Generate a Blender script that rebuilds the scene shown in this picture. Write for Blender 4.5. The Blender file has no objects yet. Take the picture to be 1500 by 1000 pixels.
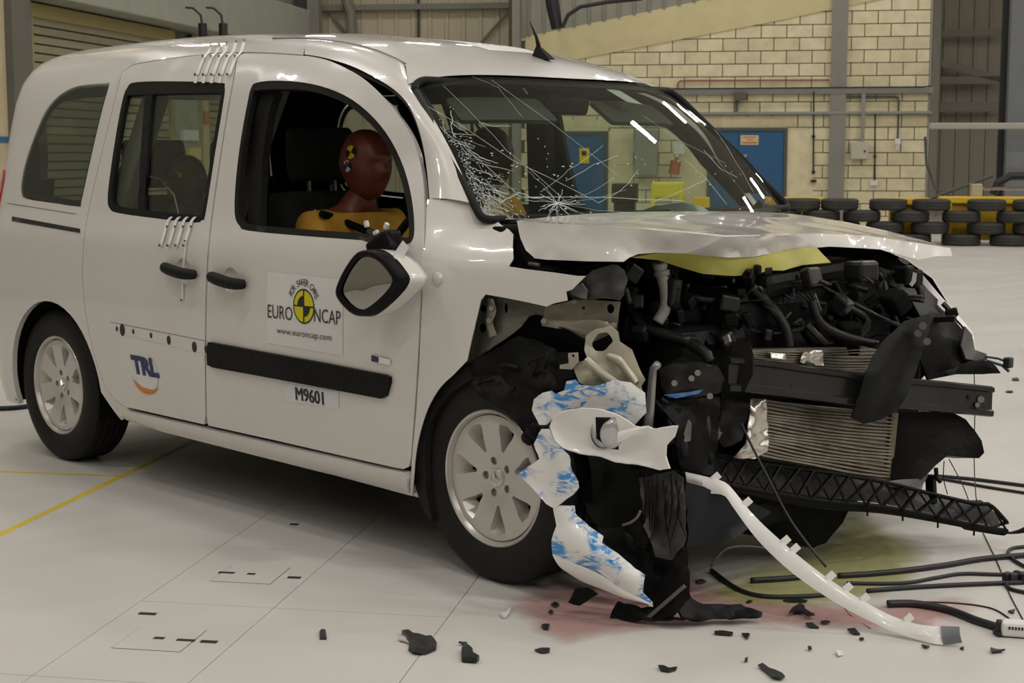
import bpy, bmesh, math, random
import numpy as np
from mathutils import Vector, Matrix, noise
from mathutils.geometry import delaunay_2d_cdt
random.seed(7)
scene = bpy.context.scene
COL = scene.collection
R_ = math.radians

# ------------------------------------------------------------------ camera
FPX, YAW, PITCH = 2279.2, 2.3702, 0.1201
CAM = np.array([5.869, -3.9396, 1.2647])
AF = np.array([math.cos(YAW)*math.cos(PITCH), math.sin(YAW)*math.cos(PITCH), -math.sin(PITCH)])
AR = np.array([math.sin(YAW), -math.cos(YAW), 0.0])
AD = np.cross(AF, AR)
cd = bpy.data.cameras.new('camera'); co = bpy.data.objects.new('camera', cd); COL.objects.link(co)
cd.sensor_fit = 'HORIZONTAL'; cd.sensor_width = 36.0; cd.lens = 36.0*FPX/1500.0
cd.clip_start = 0.05; cd.clip_end = 200
M = Matrix(((AR[0], -AD[0], -AF[0], CAM[0]), (AR[1], -AD[1], -AF[1], CAM[1]), (AR[2], -AD[2], -AF[2], CAM[2]), (0, 0, 0, 1)))
co.matrix_world = M
cd.dof.use_dof = True; cd.dof.focus_distance = 4.9; cd.dof.aperture_fstop = 11.0
scene.camera = co

# ------------------------------------------------------------------ world, exposure
scene.view_settings.view_transform = 'Standard'; scene.view_settings.look = 'None'
scene.view_settings.gamma = 1.0; scene.view_settings.use_curve_mapping = False
scene.view_settings.exposure = -0.12
w = bpy.data.worlds.new('hall_air'); scene.world = w; w.use_nodes = True
w.node_tree.nodes['Background'].inputs[0].default_value = (0.75, 0.72, 0.62, 1)
w.node_tree.nodes['Background'].inputs[1].default_value = 0.05

# hall frame: a = to the right along the block wall, d = depth towards the block wall, origin under the camera
ED = np.array([-0.583, 0.8125, 0.0]); ED /= np.linalg.norm(ED)
EA = np.array([ED[1], -ED[0], 0.0])
def H(a, d, z=0.0):
    p = CAM + EA*a + ED*d
    return Vector((p[0], p[1], z))
HROT = math.atan2(EA[1], EA[0])          # rotation of the hall's a axis about z

# ------------------------------------------------------------------ ceiling lamps of the hall
LAMP_W = 60.0
LIT = []
for i in range(-4, 5):
    for j in range(-4, 4):
        LIT.append((i*3.6+2.5, j*4.6+12.6))
LIT = [q for q in LIT if not (abs(q[0]-2.5) < .1 and abs(q[1]-8.0) < .1)]
for a, d in LIT:
    l = bpy.data.lights.new('ceiling_lamp', 'AREA'); l.shape = 'RECTANGLE'; l.size = 0.75; l.size_y = 0.16
    l.energy = LAMP_W; l.color = (1.0, 0.958, 0.895)
    wp = H(a, d, 7.2)
    l.energy *= (1.55 if wp.x > 3.2 else 0.85)*(0.62 if wp.y < -5.5 else 1.0)*(0.95 if d > 14 else 1.0)     # the bay over the barrier end is lit brighter
    o = bpy.data.objects.new('ceiling_lamp', l); COL.objects.link(o)
    o.location = H(a, d, 7.2); o.rotation_euler = (0, 0, HROT)

# ------------------------------------------------------------------ pixel rays (image taken as 1500 x 1000)
def ray(u, v): return AF + AR*((u-750.0)/FPX) + AD*((v-500.0)/FPX)
def PY(u, v, y): r = ray(u, v); return Vector(CAM + r*((y-CAM[1])/r[1]))
def PX(u, v, x): r = ray(u, v); return Vector(CAM + r*((x-CAM[0])/r[0]))
def PZ(u, v, z=0.0): r = ray(u, v); return Vector(CAM + r*((z-CAM[2])/r[2]))
def PD(u, v, d):                          # on the hall plane of depth d
    r = ray(u, v); return Vector(CAM + r*(d/(r @ ED)))
def HA(p):                                # hall coordinates of a point
    q = np.array(p) - CAM; return q @ EA, q @ ED, p[2]

# ------------------------------------------------------------------ materials
MATS = {}
def mat(name, col, rough=0.5, metal=0.0, coat=0.0, var=0.06, vs=3.0, bump=0.0, bs=40.0, spec=0.5):
    if name in MATS: return MATS[name]
    m = bpy.data.materials.new(name); m.use_nodes = True; nt = m.node_tree; b = nt.nodes['Principled BSDF']
    b.inputs['Roughness'].default_value = rough; b.inputs['Metallic'].default_value = metal
    b.inputs['Coat Weight'].default_value = coat; b.inputs['Coat Roughness'].default_value = 0.04
    b.inputs['Specular IOR Level'].default_value = spec
    tc = nt.nodes.new('ShaderNodeNewGeometry')
    n = nt.nodes.new('ShaderNodeTexNoise'); n.inputs['Scale'].default_value = vs; n.inputs['Detail'].default_value = 4
    nt.links.new(tc.outputs['Position'], n.inputs['Vector'])
    r = nt.nodes.new('ShaderNodeValToRGB')
    r.color_ramp.elements[0].position = 0.3; r.color_ramp.elements[1].position = 0.7
    r.color_ramp.elements[0].color = tuple(max(0, c*(1-var)) for c in col)+(1,)
    r.color_ramp.elements[1].color = tuple(min(1, c*(1+var)) for c in col)+(1,)
    nt.links.new(n.outputs['Fac'], r.inputs['Fac']); nt.links.new(r.outputs['Color'], b.inputs['Base Color'])
    if bump:
        n2 = nt.nodes.new('ShaderNodeTexNoise'); n2.inputs['Scale'].default_value = bs; n2.inputs['Detail'].default_value = 3
        nt.links.new(tc.outputs['Position'], n2.inputs['Vector'])
        bp = nt.nodes.new('ShaderNodeBump'); bp.inputs['Strength'].default_value = bump; bp.inputs['Distance'].default_value = 0.01
        nt.links.new(n2.outputs['Fac'], bp.inputs['Height']); nt.links.new(bp.outputs['Normal'], b.inputs['Normal'])
    MATS[name] = m; return m
def glassmat(name, tint, refl=1.0, rough=0.0):
    m = bpy.data.materials.new(name); m.use_nodes = True; nt = m.node_tree; nt.nodes.clear()
    out = nt.nodes.new('ShaderNodeOutputMaterial'); t = nt.nodes.new('ShaderNodeBsdfTransparent'); t.inputs[0].default_value = tuple(tint)+(1,)
    g = nt.nodes.new('ShaderNodeBsdfGlossy'); g.inputs['Roughness'].default_value = rough; g.inputs[0].default_value = (1, 1, 1, 1)
    ge = nt.nodes.new('ShaderNodeNewGeometry'); vd = nt.nodes.new('ShaderNodeVectorMath'); vd.operation = 'DOT_PRODUCT'
    nt.links.new(ge.outputs['Incoming'], vd.inputs[0]); nt.links.new(ge.outputs['Normal'], vd.inputs[1])
    ab = nt.nodes.new('ShaderNodeMath'); ab.operation = 'ABSOLUTE'; nt.links.new(vd.outputs['Value'], ab.inputs[0])
    iv = nt.nodes.new('ShaderNodeMath'); iv.operation = 'SUBTRACT'; iv.inputs[0].default_value = 1.0; nt.links.new(ab.outputs[0], iv.inputs[1])
    pw = nt.nodes.new('ShaderNodeMath'); pw.operation = 'POWER'; pw.inputs[1].default_value = 5.0; nt.links.new(iv.outputs[0], pw.inputs[0])
    fr = nt.nodes.new('ShaderNodeMath'); fr.operation = 'MULTIPLY_ADD'; fr.inputs[1].default_value = 0.96; fr.inputs[2].default_value = 0.04; nt.links.new(pw.outputs[0], fr.inputs[0])
    mm = nt.nodes.new('ShaderNodeMath'); mm.operation = 'MULTIPLY'; mm.inputs[1].default_value = refl
    mx = nt.nodes.new('ShaderNodeMixShader')
    nt.links.new(fr.outputs[0], mm.inputs[0]); nt.links.new(mm.outputs[0], mx.inputs[0])
    nt.links.new(t.outputs[0], mx.inputs[1]); nt.links.new(g.outputs[0], mx.inputs[2]); nt.links.new(mx.outputs[0], out.inputs[0])
    MATS[name] = m; return m
def blue_rubbed(name):                    # white bumper skin with blue paint rubbed off the barrier
    m = mat(name, (0.80, 0.79, 0.78), 0.3, coat=0.5, var=0.02); nt = m.node_tree; b = nt.nodes['Principled BSDF']
    g = nt.nodes.new('ShaderNodeNewGeometry')
    def layer(scale, rot, sc, lo, hi, det, dist):
        mp = nt.nodes.new('ShaderNodeMapping'); mp.inputs['Rotation'].default_value = rot; mp.inputs['Scale'].default_value = sc
        nt.links.new(g.outputs['Position'], mp.inputs[0])
        n = nt.nodes.new('ShaderNodeTexNoise'); n.inputs['Scale'].default_value = scale; n.inputs['Detail'].default_value = det; n.inputs['Roughness'].default_value = 0.6; n.inputs['Distortion'].default_value = dist
        nt.links.new(mp.outputs[0], n.inputs['Vector'])
        mr = nt.nodes.new('ShaderNodeMapRange'); mr.inputs[1].default_value = lo; mr.inputs[2].default_value = hi; nt.links.new(n.outputs['Fac'], mr.inputs[0]); return mr
    l1 = layer(8.0, (0, 0, 0), (1, 1, 1), .46, .54, 3, .4); l2 = layer(34.0, (0.3, 0.9, 0.5), (.30, 1, 1.4), .44, .54, 5, 1.4)
    r = nt.nodes.new('ShaderNodeMath'); r.operation = 'MULTIPLY'; nt.links.new(l1.outputs[0], r.inputs[0]); nt.links.new(l2.outputs[0], r.inputs[1])
    mx = nt.nodes.new('ShaderNodeMix'); mx.data_type = 'RGBA'
    mx.inputs[6].default_value = (0.80, 0.79, 0.78, 1); mx.inputs[7].default_value = (0.04, 0.28, 0.68, 1)
    nt.links.new(r.outputs[0], mx.inputs[0]); nt.links.new(mx.outputs[2], b.inputs['Base Color'])
    return m

PAINT = mat('white_paint', (0.68, 0.655, 0.63), 0.28, coat=1.0, var=0.015)
DARK = mat('interior_trim', (0.007, 0.007, 0.007), 0.8, var=0.2, spec=0.08)
CABIN = mat('cabin_lining', (0.10, 0.097, 0.088), 0.85)
BLK = mat('black_plastic', (0.006, 0.006, 0.0063), 0.40, var=0.3, bump=0.2, bs=45, spec=0.11)
BLKR = mat('black_rubber', (0.009, 0.0088, 0.0085), 0.6, var=0.2, spec=0.2)
TYRE = mat('tyre_rubber', (0.0105, 0.0095, 0.009), 0.62, spec=0.28, var=0.25, bump=0.2, bs=90)
SILV = mat('wheel_silver', (0.56, 0.535, 0.505), 0.30, metal=0.45, coat=0.4, var=0.04)
CHROME = mat('chrome', (0.8, 0.8, 0.8), 0.08, metal=1.0)
GREY = mat('grey_metal', (0.28, 0.28, 0.27), 0.4, metal=0.6)
STEEL = mat('dark_steel', (0.012, 0.0115, 0.011), 0.3, metal=0.0, var=0.4, vs=8, bump=0.2, bs=20, spec=0.3)
OLIVE = mat('primer_metal', (0.215, 0.20, 0.155), 0.32, metal=0.2, coat=0.3, var=0.25, vs=9)
TAN = mat('tan_metal', (0.42, 0.39, 0.31), 0.28, metal=0.15, coat=0.5, var=0.12, vs=12)
YGRN = mat('bonnet_inner', (0.40, 0.375, 0.085), 0.5, var=0.12)
BLUE = blue_rubbed('blue_rubbed_skin')
SKINW = mat('white_bumper_skin', (0.80, 0.785, 0.77), 0.3, coat=0.5, var=0.02)
GLASS = glassmat('clear_glass', (0.90, 0.94, 0.90), 0.85)
TINT = glassmat('tinted_glass', (0.70, 0.74, 0.70), 1.0)
RED = mat('lamp_red', (0.45, 0.01, 0.01), 0.12, coat=1)
ORANGE = mat('orange_shirt', (0.60, 0.30, 0.035), 0.85, var=0.15, vs=12, bump=0.25, bs=25)
DSKIN = mat('dummy_vinyl', (0.20, 0.055, 0.035), 0.42, var=0.1)
YEL = mat('signal_yellow', (0.78, 0.62, 0.01), 0.5)
INK = mat('black_ink', (0.012, 0.012, 0.015), 0.5)
WHT = mat('white_film', (0.72, 0.71, 0.70), 0.35)
NAVY = mat('navy_ink', (0.02, 0.025, 0.11), 0.45)
ORG = mat('orange_ink', (0.70, 0.22, 0.02), 0.5)
SEAT = mat('seat_fabric', (0.011, 0.011, 0.012), 0.9, bump=0.2, bs=120)

# ------------------------------------------------------------------ object helpers
def link(o, parent=None):
    COL.objects.link(o)
    if parent is not None: o.parent = parent
    return o
def tag(o, label=None, cat=None, group=None, kind=None):
    if label: o['label'] = label
    if cat: o['category'] = cat
    if group: o['group'] = group
    if kind: o['kind'] = kind
    return o
def empty(name, loc=(0, 0, 0), label=None, cat=None, group=None):
    o = bpy.data.objects.new(name, None); o.location = loc; o.empty_display_size = 0.1; link(o); return tag(o, label, cat, group)
def mk(name, verts, faces, mats, parent=None, smooth=False, fm=None, label=None):
    me = bpy.data.meshes.new(name); me.from_pydata([tuple(v) for v in verts], [], faces)
    for m in (mats if isinstance(mats, (list, tuple)) else [mats]): me.materials.append(m)
    if fm is not None: me.polygons.foreach_set('material_index', fm)
    if smooth: me.polygons.foreach_set('use_smooth', [True]*len(me.polygons))
    me.update()
    o = bpy.data.objects.new(name, me); link(o)
    if parent is not None:
        o.parent = parent
        if parent.location.length > 0 or parent.rotation_euler.z: o.matrix_parent_inverse = (Matrix.Translation(parent.location) @ parent.rotation_euler.to_matrix().to_4x4()).inverted()
        if parent.parent is not None: o.matrix_parent_inverse = Matrix.Identity(4)
    if label: o['label'] = label
    return o
class MB:                                  # collects shapes into one mesh
    def __init__(s): s.v = []; s.f = []; s.m = []; s.mi = 0
    def add(s, v, f):
        n = len(s.v); s.v += [Vector(p) for p in v]; s.f += [tuple(i+n for i in q) for q in f]; s.m += [s.mi]*len(f); return s
    def box(s, c, size, rot=None, bev=0.0):
        bm = bmesh.new(); bmesh.ops.create_cube(bm, size=1.0)
        bmesh.ops.scale(bm, vec=Vector(size), verts=bm.verts)
        if bev: bmesh.ops.bevel(bm, geom=list(bm.edges), offset=bev, segments=2, profile=0.5, affect='EDGES')
        mt = Matrix.Translation(Vector(c)) @ (rot.to_4x4() if rot is not None else Matrix.Identity(4))
        bm.transform(mt); bm.verts.index_update()
        s.add([v.co.copy() for v in bm.verts], [tuple(v.index for v in f.verts) for f in bm.faces]); bm.free(); return s
    def bar(s, p, q, wd, ht, up=(0, 0, 1), bev=0.0):
        p, q = Vector(p), Vector(q); d = q-p; L = d.length; d.normalize(); u = Vector(up)
        r = d.cross(u)
        if r.length < 1e-4: r = d.cross(Vector((1, 0, 0)))
        r.normalize(); u = r.cross(d)
        rot = Matrix((d, r, u)).transposed()
        return s.box((p+q)/2, (L, wd, ht), rot, bev)
    def tube(s, pts, rad, n=8, cap=True):
        pts = [Vector(p) for p in pts]; k = len(pts); rad = rad if isinstance(rad, (list, tuple)) else [rad]*k
        vs = []; fs = []; prev = None
        for i, p in enumerate(pts):
            t = (pts[min(i+1, k-1)]-pts[max(i-1, 0)]).normalized()
            if prev is None:
                a = t.cross(Vector((0, 0, 1)));
                if a.length < 1e-3: a = t.cross(Vector((1, 0, 0)))
            else: a = prev - t*prev.dot(t)
            a.normalize(); prev = a; b = t.cross(a)
            for j in range(n):
                th = 2*math.pi*j/n; vs.append(p+(a*math.cos(th)+b*math.sin(th))*rad[i])
        for i in range(k-1):
            for j in range(n): fs.append((i*n+j, i*n+(j+1) % n, (i+1)*n+(j+1) % n, (i+1)*n+j))
        if cap: fs.append(tuple(reversed(range(n)))); fs.append(tuple(range((k-1)*n, k*n)))
        return s.add(vs, fs)
    def lathe(s, prof, n=32, center=(0, 0, 0), axis='y', close=False):     # prof: (radius, along)
        vs = []; fs = []; k = len(prof); c = Vector(center)
        for i in range(n):
            th = 2*math.pi*i/n
            for r, h in prof:
                if axis == 'y': vs.append(c+Vector((r*math.cos(th), h, r*math.sin(th))))
                elif axis == 'z': vs.append(c+Vector((r*math.cos(th), r*math.sin(th), h)))
                else: vs.append(c+Vector((h, r*math.cos(th), r*math.sin(th))))
        for i in range(n):
            for j in range(k if close else k-1):
                j2 = (j+1) % k
                a, b = i*k+j, i*k+j2; c2, d = ((i+1) % n)*k+j2, ((i+1) % n)*k+j
                fs.append((a, d, c2, b) if axis == 'y' else (a, b, c2, d))
        return s.add(vs, fs)
    def build(s, name, mats, parent=None, smooth=False, label=None):
        return mk(name, s.v, s.f, mats, parent, smooth, s.m, label)
def smooth_by_angle(o, deg=35):
    me = o.data; me.polygons.foreach_set('use_smooth', [True]*len(me.polygons)); me.set_sharp_from_angle(angle=R_(deg)); return o
def spline(pts, n=6, closed=False):        # Catmull-Rom through points of any dimension
    P = [np.array(p, float) for p in pts]; k = len(P); out = []
    rng = range(k if closed else k-1)
    for i in rng:
        p1, p2 = P[i], P[(i+1) % k]
        p0 = P[i-1] if (closed or i > 0) else p1; p3 = P[(i+2) % k] if (closed or i+2 < k) else p2
        for j in range(n):
            t = j/n
            out.append(0.5*((2*p1)+(-p0+p2)*t+(2*p0-5*p1+4*p2-p3)*t*t+(-p0+3*p1-3*p2+p3)*t**3))
    if not closed: out.append(P[-1])
    return out
def rounded(poly, r, n=5):                 # polygon with rounded corners; poly items (x, y) or (x, y, r)
    out = []; k = len(poly)
    for i in range(k):
        p = np.array(poly[i][:2], float); a = np.array(poly[i-1][:2], float); b = np.array(poly[(i+1) % k][:2], float)
        rr = poly[i][2] if len(poly[i]) > 2 else r
        la, lb = np.linalg.norm(a-p), np.linalg.norm(b-p); q = min(rr, la*0.48, lb*0.48)
        if q < 1e-6: out.append(p); continue
        s = p+(a-p)/la*q; e = p+(b-p)/lb*q
        for j in range(n+1):
            t = j/n; out.append((1-t)**2*s+2*t*(1-t)*p+t*t*e)
    return out
def inset(poly, d):                        # offset of a closed polygon to its inside
    P = [np.array(p[:2], float) for p in poly]; k = len(P)
    ar = sum(P[i][0]*P[(i+1) % k][1]-P[(i+1) % k][0]*P[i][1] for i in range(k))
    sg = 1 if ar > 0 else -1; out = []
    for i in range(k):
        a = P[i]-P[i-1]; b = P[(i+1) % k]-P[i]
        na = np.array([-a[1], a[0]])/(np.linalg.norm(a)+1e-9); nb = np.array([-b[1], b[0]])/(np.linalg.norm(b)+1e-9)
        n = na+nb; L = np.linalg.norm(n)
        n = n/L if L > 1e-6 else na
        out.append(P[i]+sg*n*d/max(0.5, float(n @ na)))
    return out
def in_poly(p, poly):
    x, y = p; c = False; k = len(poly); j = k-1
    for i in range(k):
        xi, yi = poly[i][0], poly[i][1]; xj, yj = poly[j][0], poly[j][1]
        if (yi > y) != (yj > y) and x < (xj-xi)*(y-yi)/(yj-yi)+xi: c = not c
        j = i
    return c
def fill2d(outline, holes=(), grid=0.05):
    """constrained Delaunay of an outline with holes and inner grid points -> points, triangles"""
    pts = []; edges = []
    for loop in [outline]+list(holes):
        n0 = len(pts); L = [(float(p[0]), float(p[1])) for p in loop]
        L2 = []
        for i, p in enumerate(L):
            q = L[(i+1) % len(L)]; d = math.hypot(q[0]-p[0], q[1]-p[1])
            if d < 1e-5: continue
            m = max(1, int(d/grid))
            for j in range(m): L2.append((p[0]+(q[0]-p[0])*j/m, p[1]+(q[1]-p[1])*j/m))
        for p in L2: pts.append(Vector(p))
        for i in range(len(L2)): edges.append((n0+i, n0+(i+1) % len(L2)))
    xs = [p.x for p in pts]; ys = [p.y for p in pts]; nb = len(pts)
    B = np.array([[p.x, p.y] for p in pts])
    x = min(xs)+grid*0.5; row = 0
    while x < max(xs):
        y = min(ys)+grid*(0.25 if row % 2 else 0.6)
        while y < max(ys):
            if in_poly((x, y), outline) and not any(in_poly((x, y), h) for h in holes):
                if ((B-np.array([x, y]))**2).sum(1).min() > (0.45*grid)**2: pts.append(Vector((x, y)))
            y += grid
        x += grid; row += 1
    V, E, Fc = delaunay_2d_cdt(pts, edges, [], 0, 1e-6)[:3]
    tri = []
    for f in Fc:
        c = sum((V[i] for i in f), Vector((0, 0)))/len(f)
        if in_poly(c, outline) and not any(in_poly(c, h) for h in holes):
            a = (V[f[1]]-V[f[0]]).cross(V[f[2]]-V[f[0]])
            tri.append(tuple(f) if a > 0 else tuple(reversed(f)))
    return V, tri
def thick(name, P, N, tri, t, mats, parent, flip=False, smooth=True, label=None):
    """a sheet with thickness: outer skin P, inner skin P - N t, rim; mats = [outer, inner]"""
    if not isinstance(mats, (list, tuple)): mats = [mats, mats]
    n = len(P); v = list(P)+[p-q*t for p, q in zip(P, N)]
    f = [tuple(reversed(q)) if flip else q for q in tri]; fm = [0]*len(f)
    cnt = {}
    for q in f:
        for i in range(3): cnt[(q[i], q[(i+1) % 3])] = 1
    f2 = [tuple(i+n for i in reversed(q)) for q in f]; fm += [1]*len(f2)
    rim = []
    for (a, b) in cnt:
        if (b, a) not in cnt:
            k = len(v); v += [v[a], v[b], v[b+n], v[a+n]]; rim.append((k+1, k, k+3, k+2))
    fm += [0]*len(rim)
    return mk(name, v, f+f2+rim, mats, parent, smooth, fm, label)
def surf_panel(name, outline, holes, S, t, mats, parent, grid=0.05, off=0.0, flip=False, label=None):
    V, tri = fill2d(outline, holes, grid); e = 1e-3; P = []; N = []
    for p in V:
        a = S(p.x, p.y); nx = S(p.x+e, p.y)-S(p.x-e, p.y); ny = S(p.x, p.y+e)-S(p.x, p.y-e)
        nn = nx.cross(ny)
        if flip: nn = -nn
        nn.normalize(); N.append(nn); P.append(a+nn*off)
    return thick(name, P, N, tri, t, mats, parent, flip, True, label)
def patch(name, pts, t, mats, parent, grid=0.04, amp=0.0, freq=6.0, curve=0.0, holes=(), label=None, face=None, sharp=None, ridge=False, pin=False, axis=None):
    """a bent sheet through a 3-D outline: best plane, inner points follow the rim, plus dents"""
    A = np.array([list(p) for p in pts]); c = A.mean(0); u, s, vt = np.linalg.svd(A-c); ex, ey, ez = vt[0], vt[1], vt[2]
    tow = np.array(face) if face is not None else CAM-c
    if axis is not None:
        ez = np.array(axis, float); ez /= np.linalg.norm(ez); ex = np.cross([0, 0, 1.0], ez); ex /= np.linalg.norm(ex); ey = np.cross(ez, ex)
    if ez @ tow < 0: ez = -ez
    ex = np.cross(ey, ez)
    Q = (A-c) @ np.stack([ex, ey], 1); hgt = (A-c) @ ez
    if sum(Q[i][0]*Q[(i+1) % len(Q)][1]-Q[(i+1) % len(Q)][0]*Q[i][1] for i in range(len(Q))) < 0: pass
    Hs = []
    for h in holes:
        B = np.array([list(p) for p in h]); Hs.append([tuple(x) for x in (B-c) @ np.stack([ex, ey], 1)])
    V, tri = fill2d([tuple(q) for q in Q], Hs, grid)
    # rim samples for interpolation
    RS = []; RH = []
    for i in range(len(Q)):
        j = (i+1) % len(Q); m = max(1, int(np.linalg.norm(Q[j]-Q[i])/grid))
        for k in range(m): RS.append(Q[i]+(Q[j]-Q[i])*k/m); RH.append(hgt[i]+(hgt[j]-hgt[i])*k/m)
    RS = np.array(RS); RH = np.array(RH); P = []
    ext = np.abs(Q).max()+1e-6
    for p in V:
        d2 = ((RS-np.array([p.x, p.y]))**2).sum(1); dm = math.sqrt(d2.min())
        if dm < 1e-5: hh = RH[d2.argmin()]
        else: wgt = 1/(d2**1.5); hh = (wgt*RH).sum()/wgt.sum()
        q = c+ex*p.x+ey*p.y
        if amp:
            nv = noise.noise(Vector(q)*freq)+0.5*noise.noise(Vector(q)*freq*2.3)
            if ridge: nv = 1-2.4*abs(noise.noise(Vector(q)*freq*.7))+.5*(1-2.4*abs(noise.noise(Vector(q)*freq*1.7+Vector((3, 1, 2)))))+.25*noise.noise(Vector(q)*freq*4)
            hh += amp*nv*(min(1.0, dm/.06) if pin else 1.0)
        if curve: hh += curve*min(1.0, dm/(0.5*ext))*(2-min(1.0, dm/(0.5*ext)))
        P.append(Vector(q+ez*hh))
    N = [Vector((0, 0, 0)) for _ in P]
    for f in tri:
        nn = (P[f[1]]-P[f[0]]).cross(P[f[2]]-P[f[0]])
        for i in f: N[i] += nn
    N = [q.normalized() if q.length > 0 else Vector(ez) for q in N]
    o = thick(name, P, N, tri, t, mats, parent, False, True, label)
    if sharp: o.data.set_sharp_from_angle(angle=R_(sharp))
    return o
def ppatch(name, pix, t, mats, parent, y=None, smoothn=0, flat=True, **k):
    """outline given as (u, v, y) image points, each with its own lateral position y on the car"""
    q = [(p[0], p[1], p[2] if len(p) > 2 else y) for p in pix]
    if smoothn: q = spline(q, smoothn, True)
    P3 = [PY(*p) for p in q]
    if flat and 'axis' not in k: k['axis'] = CAM-np.array([list(p) for p in P3]).mean(0)      # sheets are flattened square to the way they face
    return patch(name, P3, t, mats, parent, **k)
def text2d(s, size=1.0, align='CENTER', spacing=1.0, bold=0.0):
    cu = bpy.data.curves.new('tmp', 'FONT'); cu.body = s; cu.size = size; cu.align_x = align; cu.space_character = spacing; cu.offset = bold
    cu.resolution_u = 3
    o = bpy.data.objects.new('tmp', cu); COL.objects.link(o)
    dg = bpy.context.evaluated_depsgraph_get(); me = bpy.data.meshes.new_from_object(o.evaluated_get(dg))
    v = [(p.co.x, p.co.y) for p in me.vertices]; f = [tuple(p.vertices) for p in me.polygons]
    bpy.data.objects.remove(o); bpy.data.curves.remove(cu); bpy.data.meshes.remove(me)
    return v, f

# ================================================================== THE HALL
DW = 28.5                                  # depth of the block wall
def hbox(mb, a0, a1, d0, d1, z0, z1, bev=0.0):
    c = H((a0+a1)/2, (d0+d1)/2, (z0+z1)/2)
    mb.box(c, (abs(a1-a0), abs(d1-d0), abs(z1-z0)), Matrix.Rotation(HROT, 3, 'Z'), bev); return mb
def struct(o): o['kind'] = 'structure'; return o

# ---- floor: painted plates with open joints
def floor_material():
    m = mat('floor_paint', (0.565, 0.55, 0.522), 0.30, var=0.05, vs=1.2, spec=0.22); nt = m.node_tree; b = nt.nodes['Principled BSDF']
    g = nt.nodes.new('ShaderNodeNewGeometry'); n = nt.nodes.new('ShaderNodeTexNoise')
    mp = nt.nodes.new('ShaderNodeMapping'); mp.inputs['Rotation'].default_value = (0, 0, -HROT); mp.inputs['Scale'].default_value = (6.0, 0.5, 1)
    nt.links.new(g.outputs['Position'], mp.inputs[0]); nt.links.new(mp.outputs[0], n.inputs['Vector'])
    n.inputs['Scale'].default_value = 1.1; n.inputs['Detail'].default_value = 5
    r = nt.nodes.new('ShaderNodeMapRange'); r.inputs[3].default_value = 0.22; r.inputs[4].default_value = 0.5
    nt.links.new(n.outputs['Fac'], r.inputs[0]); nt.links.new(r.outputs[0], b.inputs['Roughness'])
    return m
FLOORM = floor_material()
DIRT = mat('joint_dirt', (0.06, 0.055, 0.045), 0.9)
YLINE = mat('yellow_line_paint', (0.62, 0.47, 0.04), 0.5, var=0.15, vs=8)
fl = hbox(MB(), -9.6, 22, -13, 36, -0.20, -0.006).build('floor', DIRT); struct(fl)
cols = [(-9.6, -1.80, [-13, 3.41, 36]), (-1.80, -1.405, [-13, 2.77, 3.41, 4.06, 4.685, 5.33, 11.3, 36]), (-1.405, -0.905, [-13, 2.77, 3.41, 4.06, 4.685, 5.33, 11.3, 36]), (-0.905, 22, [-13, 11.3, 36])]
for a0, a1, ds in cols:
    for d0, d1 in zip(ds[:-1], ds[1:]):
        hbox(MB(), a0+0.0012, a1-0.0012, d0+0.0012, d1-0.0012, -0.006, 0.0).build('floor_panel', FLOORM, fl)
for a0, d0 in ((-1.70, 3.645), (-1.68, 4.29)):                                  # lift-out covers
    mb = MB(); hbox(mb, a0-0.0015, a0+0.1865, d0-0.0015, d0+0.1865, 0.0, 0.0006); mb.build('cover_joint', DIRT, fl)
    mb = MB(); hbox(mb, a0, a0+0.185, d0, d0+0.185, 0.0, 0.0012); mb.build('access_cover', FLOORM, fl)
for (u, v, L) in ((216, 899, .05), (233, 935, .03), (272, 938, .05), (306, 940, .045), (332, 839, .05), (368, 841, .025), (431, 846, .04), (431, 768, .03)):
    p = PZ(u, v); a, d, _ = HA(p); hbox(MB(), a-L/2, a+L/2, d-0.009, d+0.009, 0.0, 0.0022, 0.0008).build('floor_slot', INK, fl)
# painted lines
for k, (a0, a1, d0, d1) in enumerate([(-2.597, -2.567, -2, 26), (-9, -2.6, 5.66, 5.685), (-9, -2.6, 8.05, 8.13), (-9, -3.0, 11.2, 11.3)]):
    hbox(MB(), a0, a1, d0, d1, 0.0, 0.0006).build('floor_marking', YLINE, fl)

# ---- block wall
BLOCKS = [mat('block_%d' % i, c, 0.9, var=0.10, vs=5, bump=0.3, bs=50) for i, c in enumerate([(0.69, 0.62, 0.41), (0.64, 0.575, 0.38), (0.72, 0.65, 0.445)])]
MORT = mat('mortar', (0.10, 0.092, 0.06), 0.95)
a_end = HA(PD(1360, 150, DW))[0]; a_beg = HA(PD(745, 150, DW))[0]
wb = hbox(MB(), a_beg, a_end, DW+0.012, DW+0.30, 0, 5.4).build('wall_back', MORT); struct(wb)
zc = PD(1300, 223.6, DW).z; zc -= 0.225*round(zc/0.225)
bm_cache = {}
def block(ac, zc_, ln):
    key = round(ln, 3)
    if key not in bm_cache:
        me_list = []
        for m in BLOCKS:
            mb = MB(); mb.box((0, 0, 0), (ln-0.016, 0.10, 0.209), None, 0.004); tmp = mb.build('block', m); me_list.append(tmp.data); bpy.data.objects.remove(tmp)
        bm_cache[key] = me_list
    o = bpy.data.objects.new('block', random.choice(bm_cache[key])); link(o, wb)
    o.location = H(ac, DW+0.05+random.uniform(-0.002, 0.002), zc_); o.rotation_euler = (0, 0, HROT)
vis_a0 = HA(PD(795, 150, DW))[0]
nblk = 0; rest = MB()
door_spans = []
d1a0, d1a1 = HA(PD(1036, 230, DW))[0], HA(PD(1153, 230, DW))[0]; dtop = PD(1120, 187, DW).z
d2a0, d2a1 = HA(PD(822, 230, DW))[0], HA(PD(891, 230, DW))[0]; dtop2 = PD(855, 192, DW).z
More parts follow.
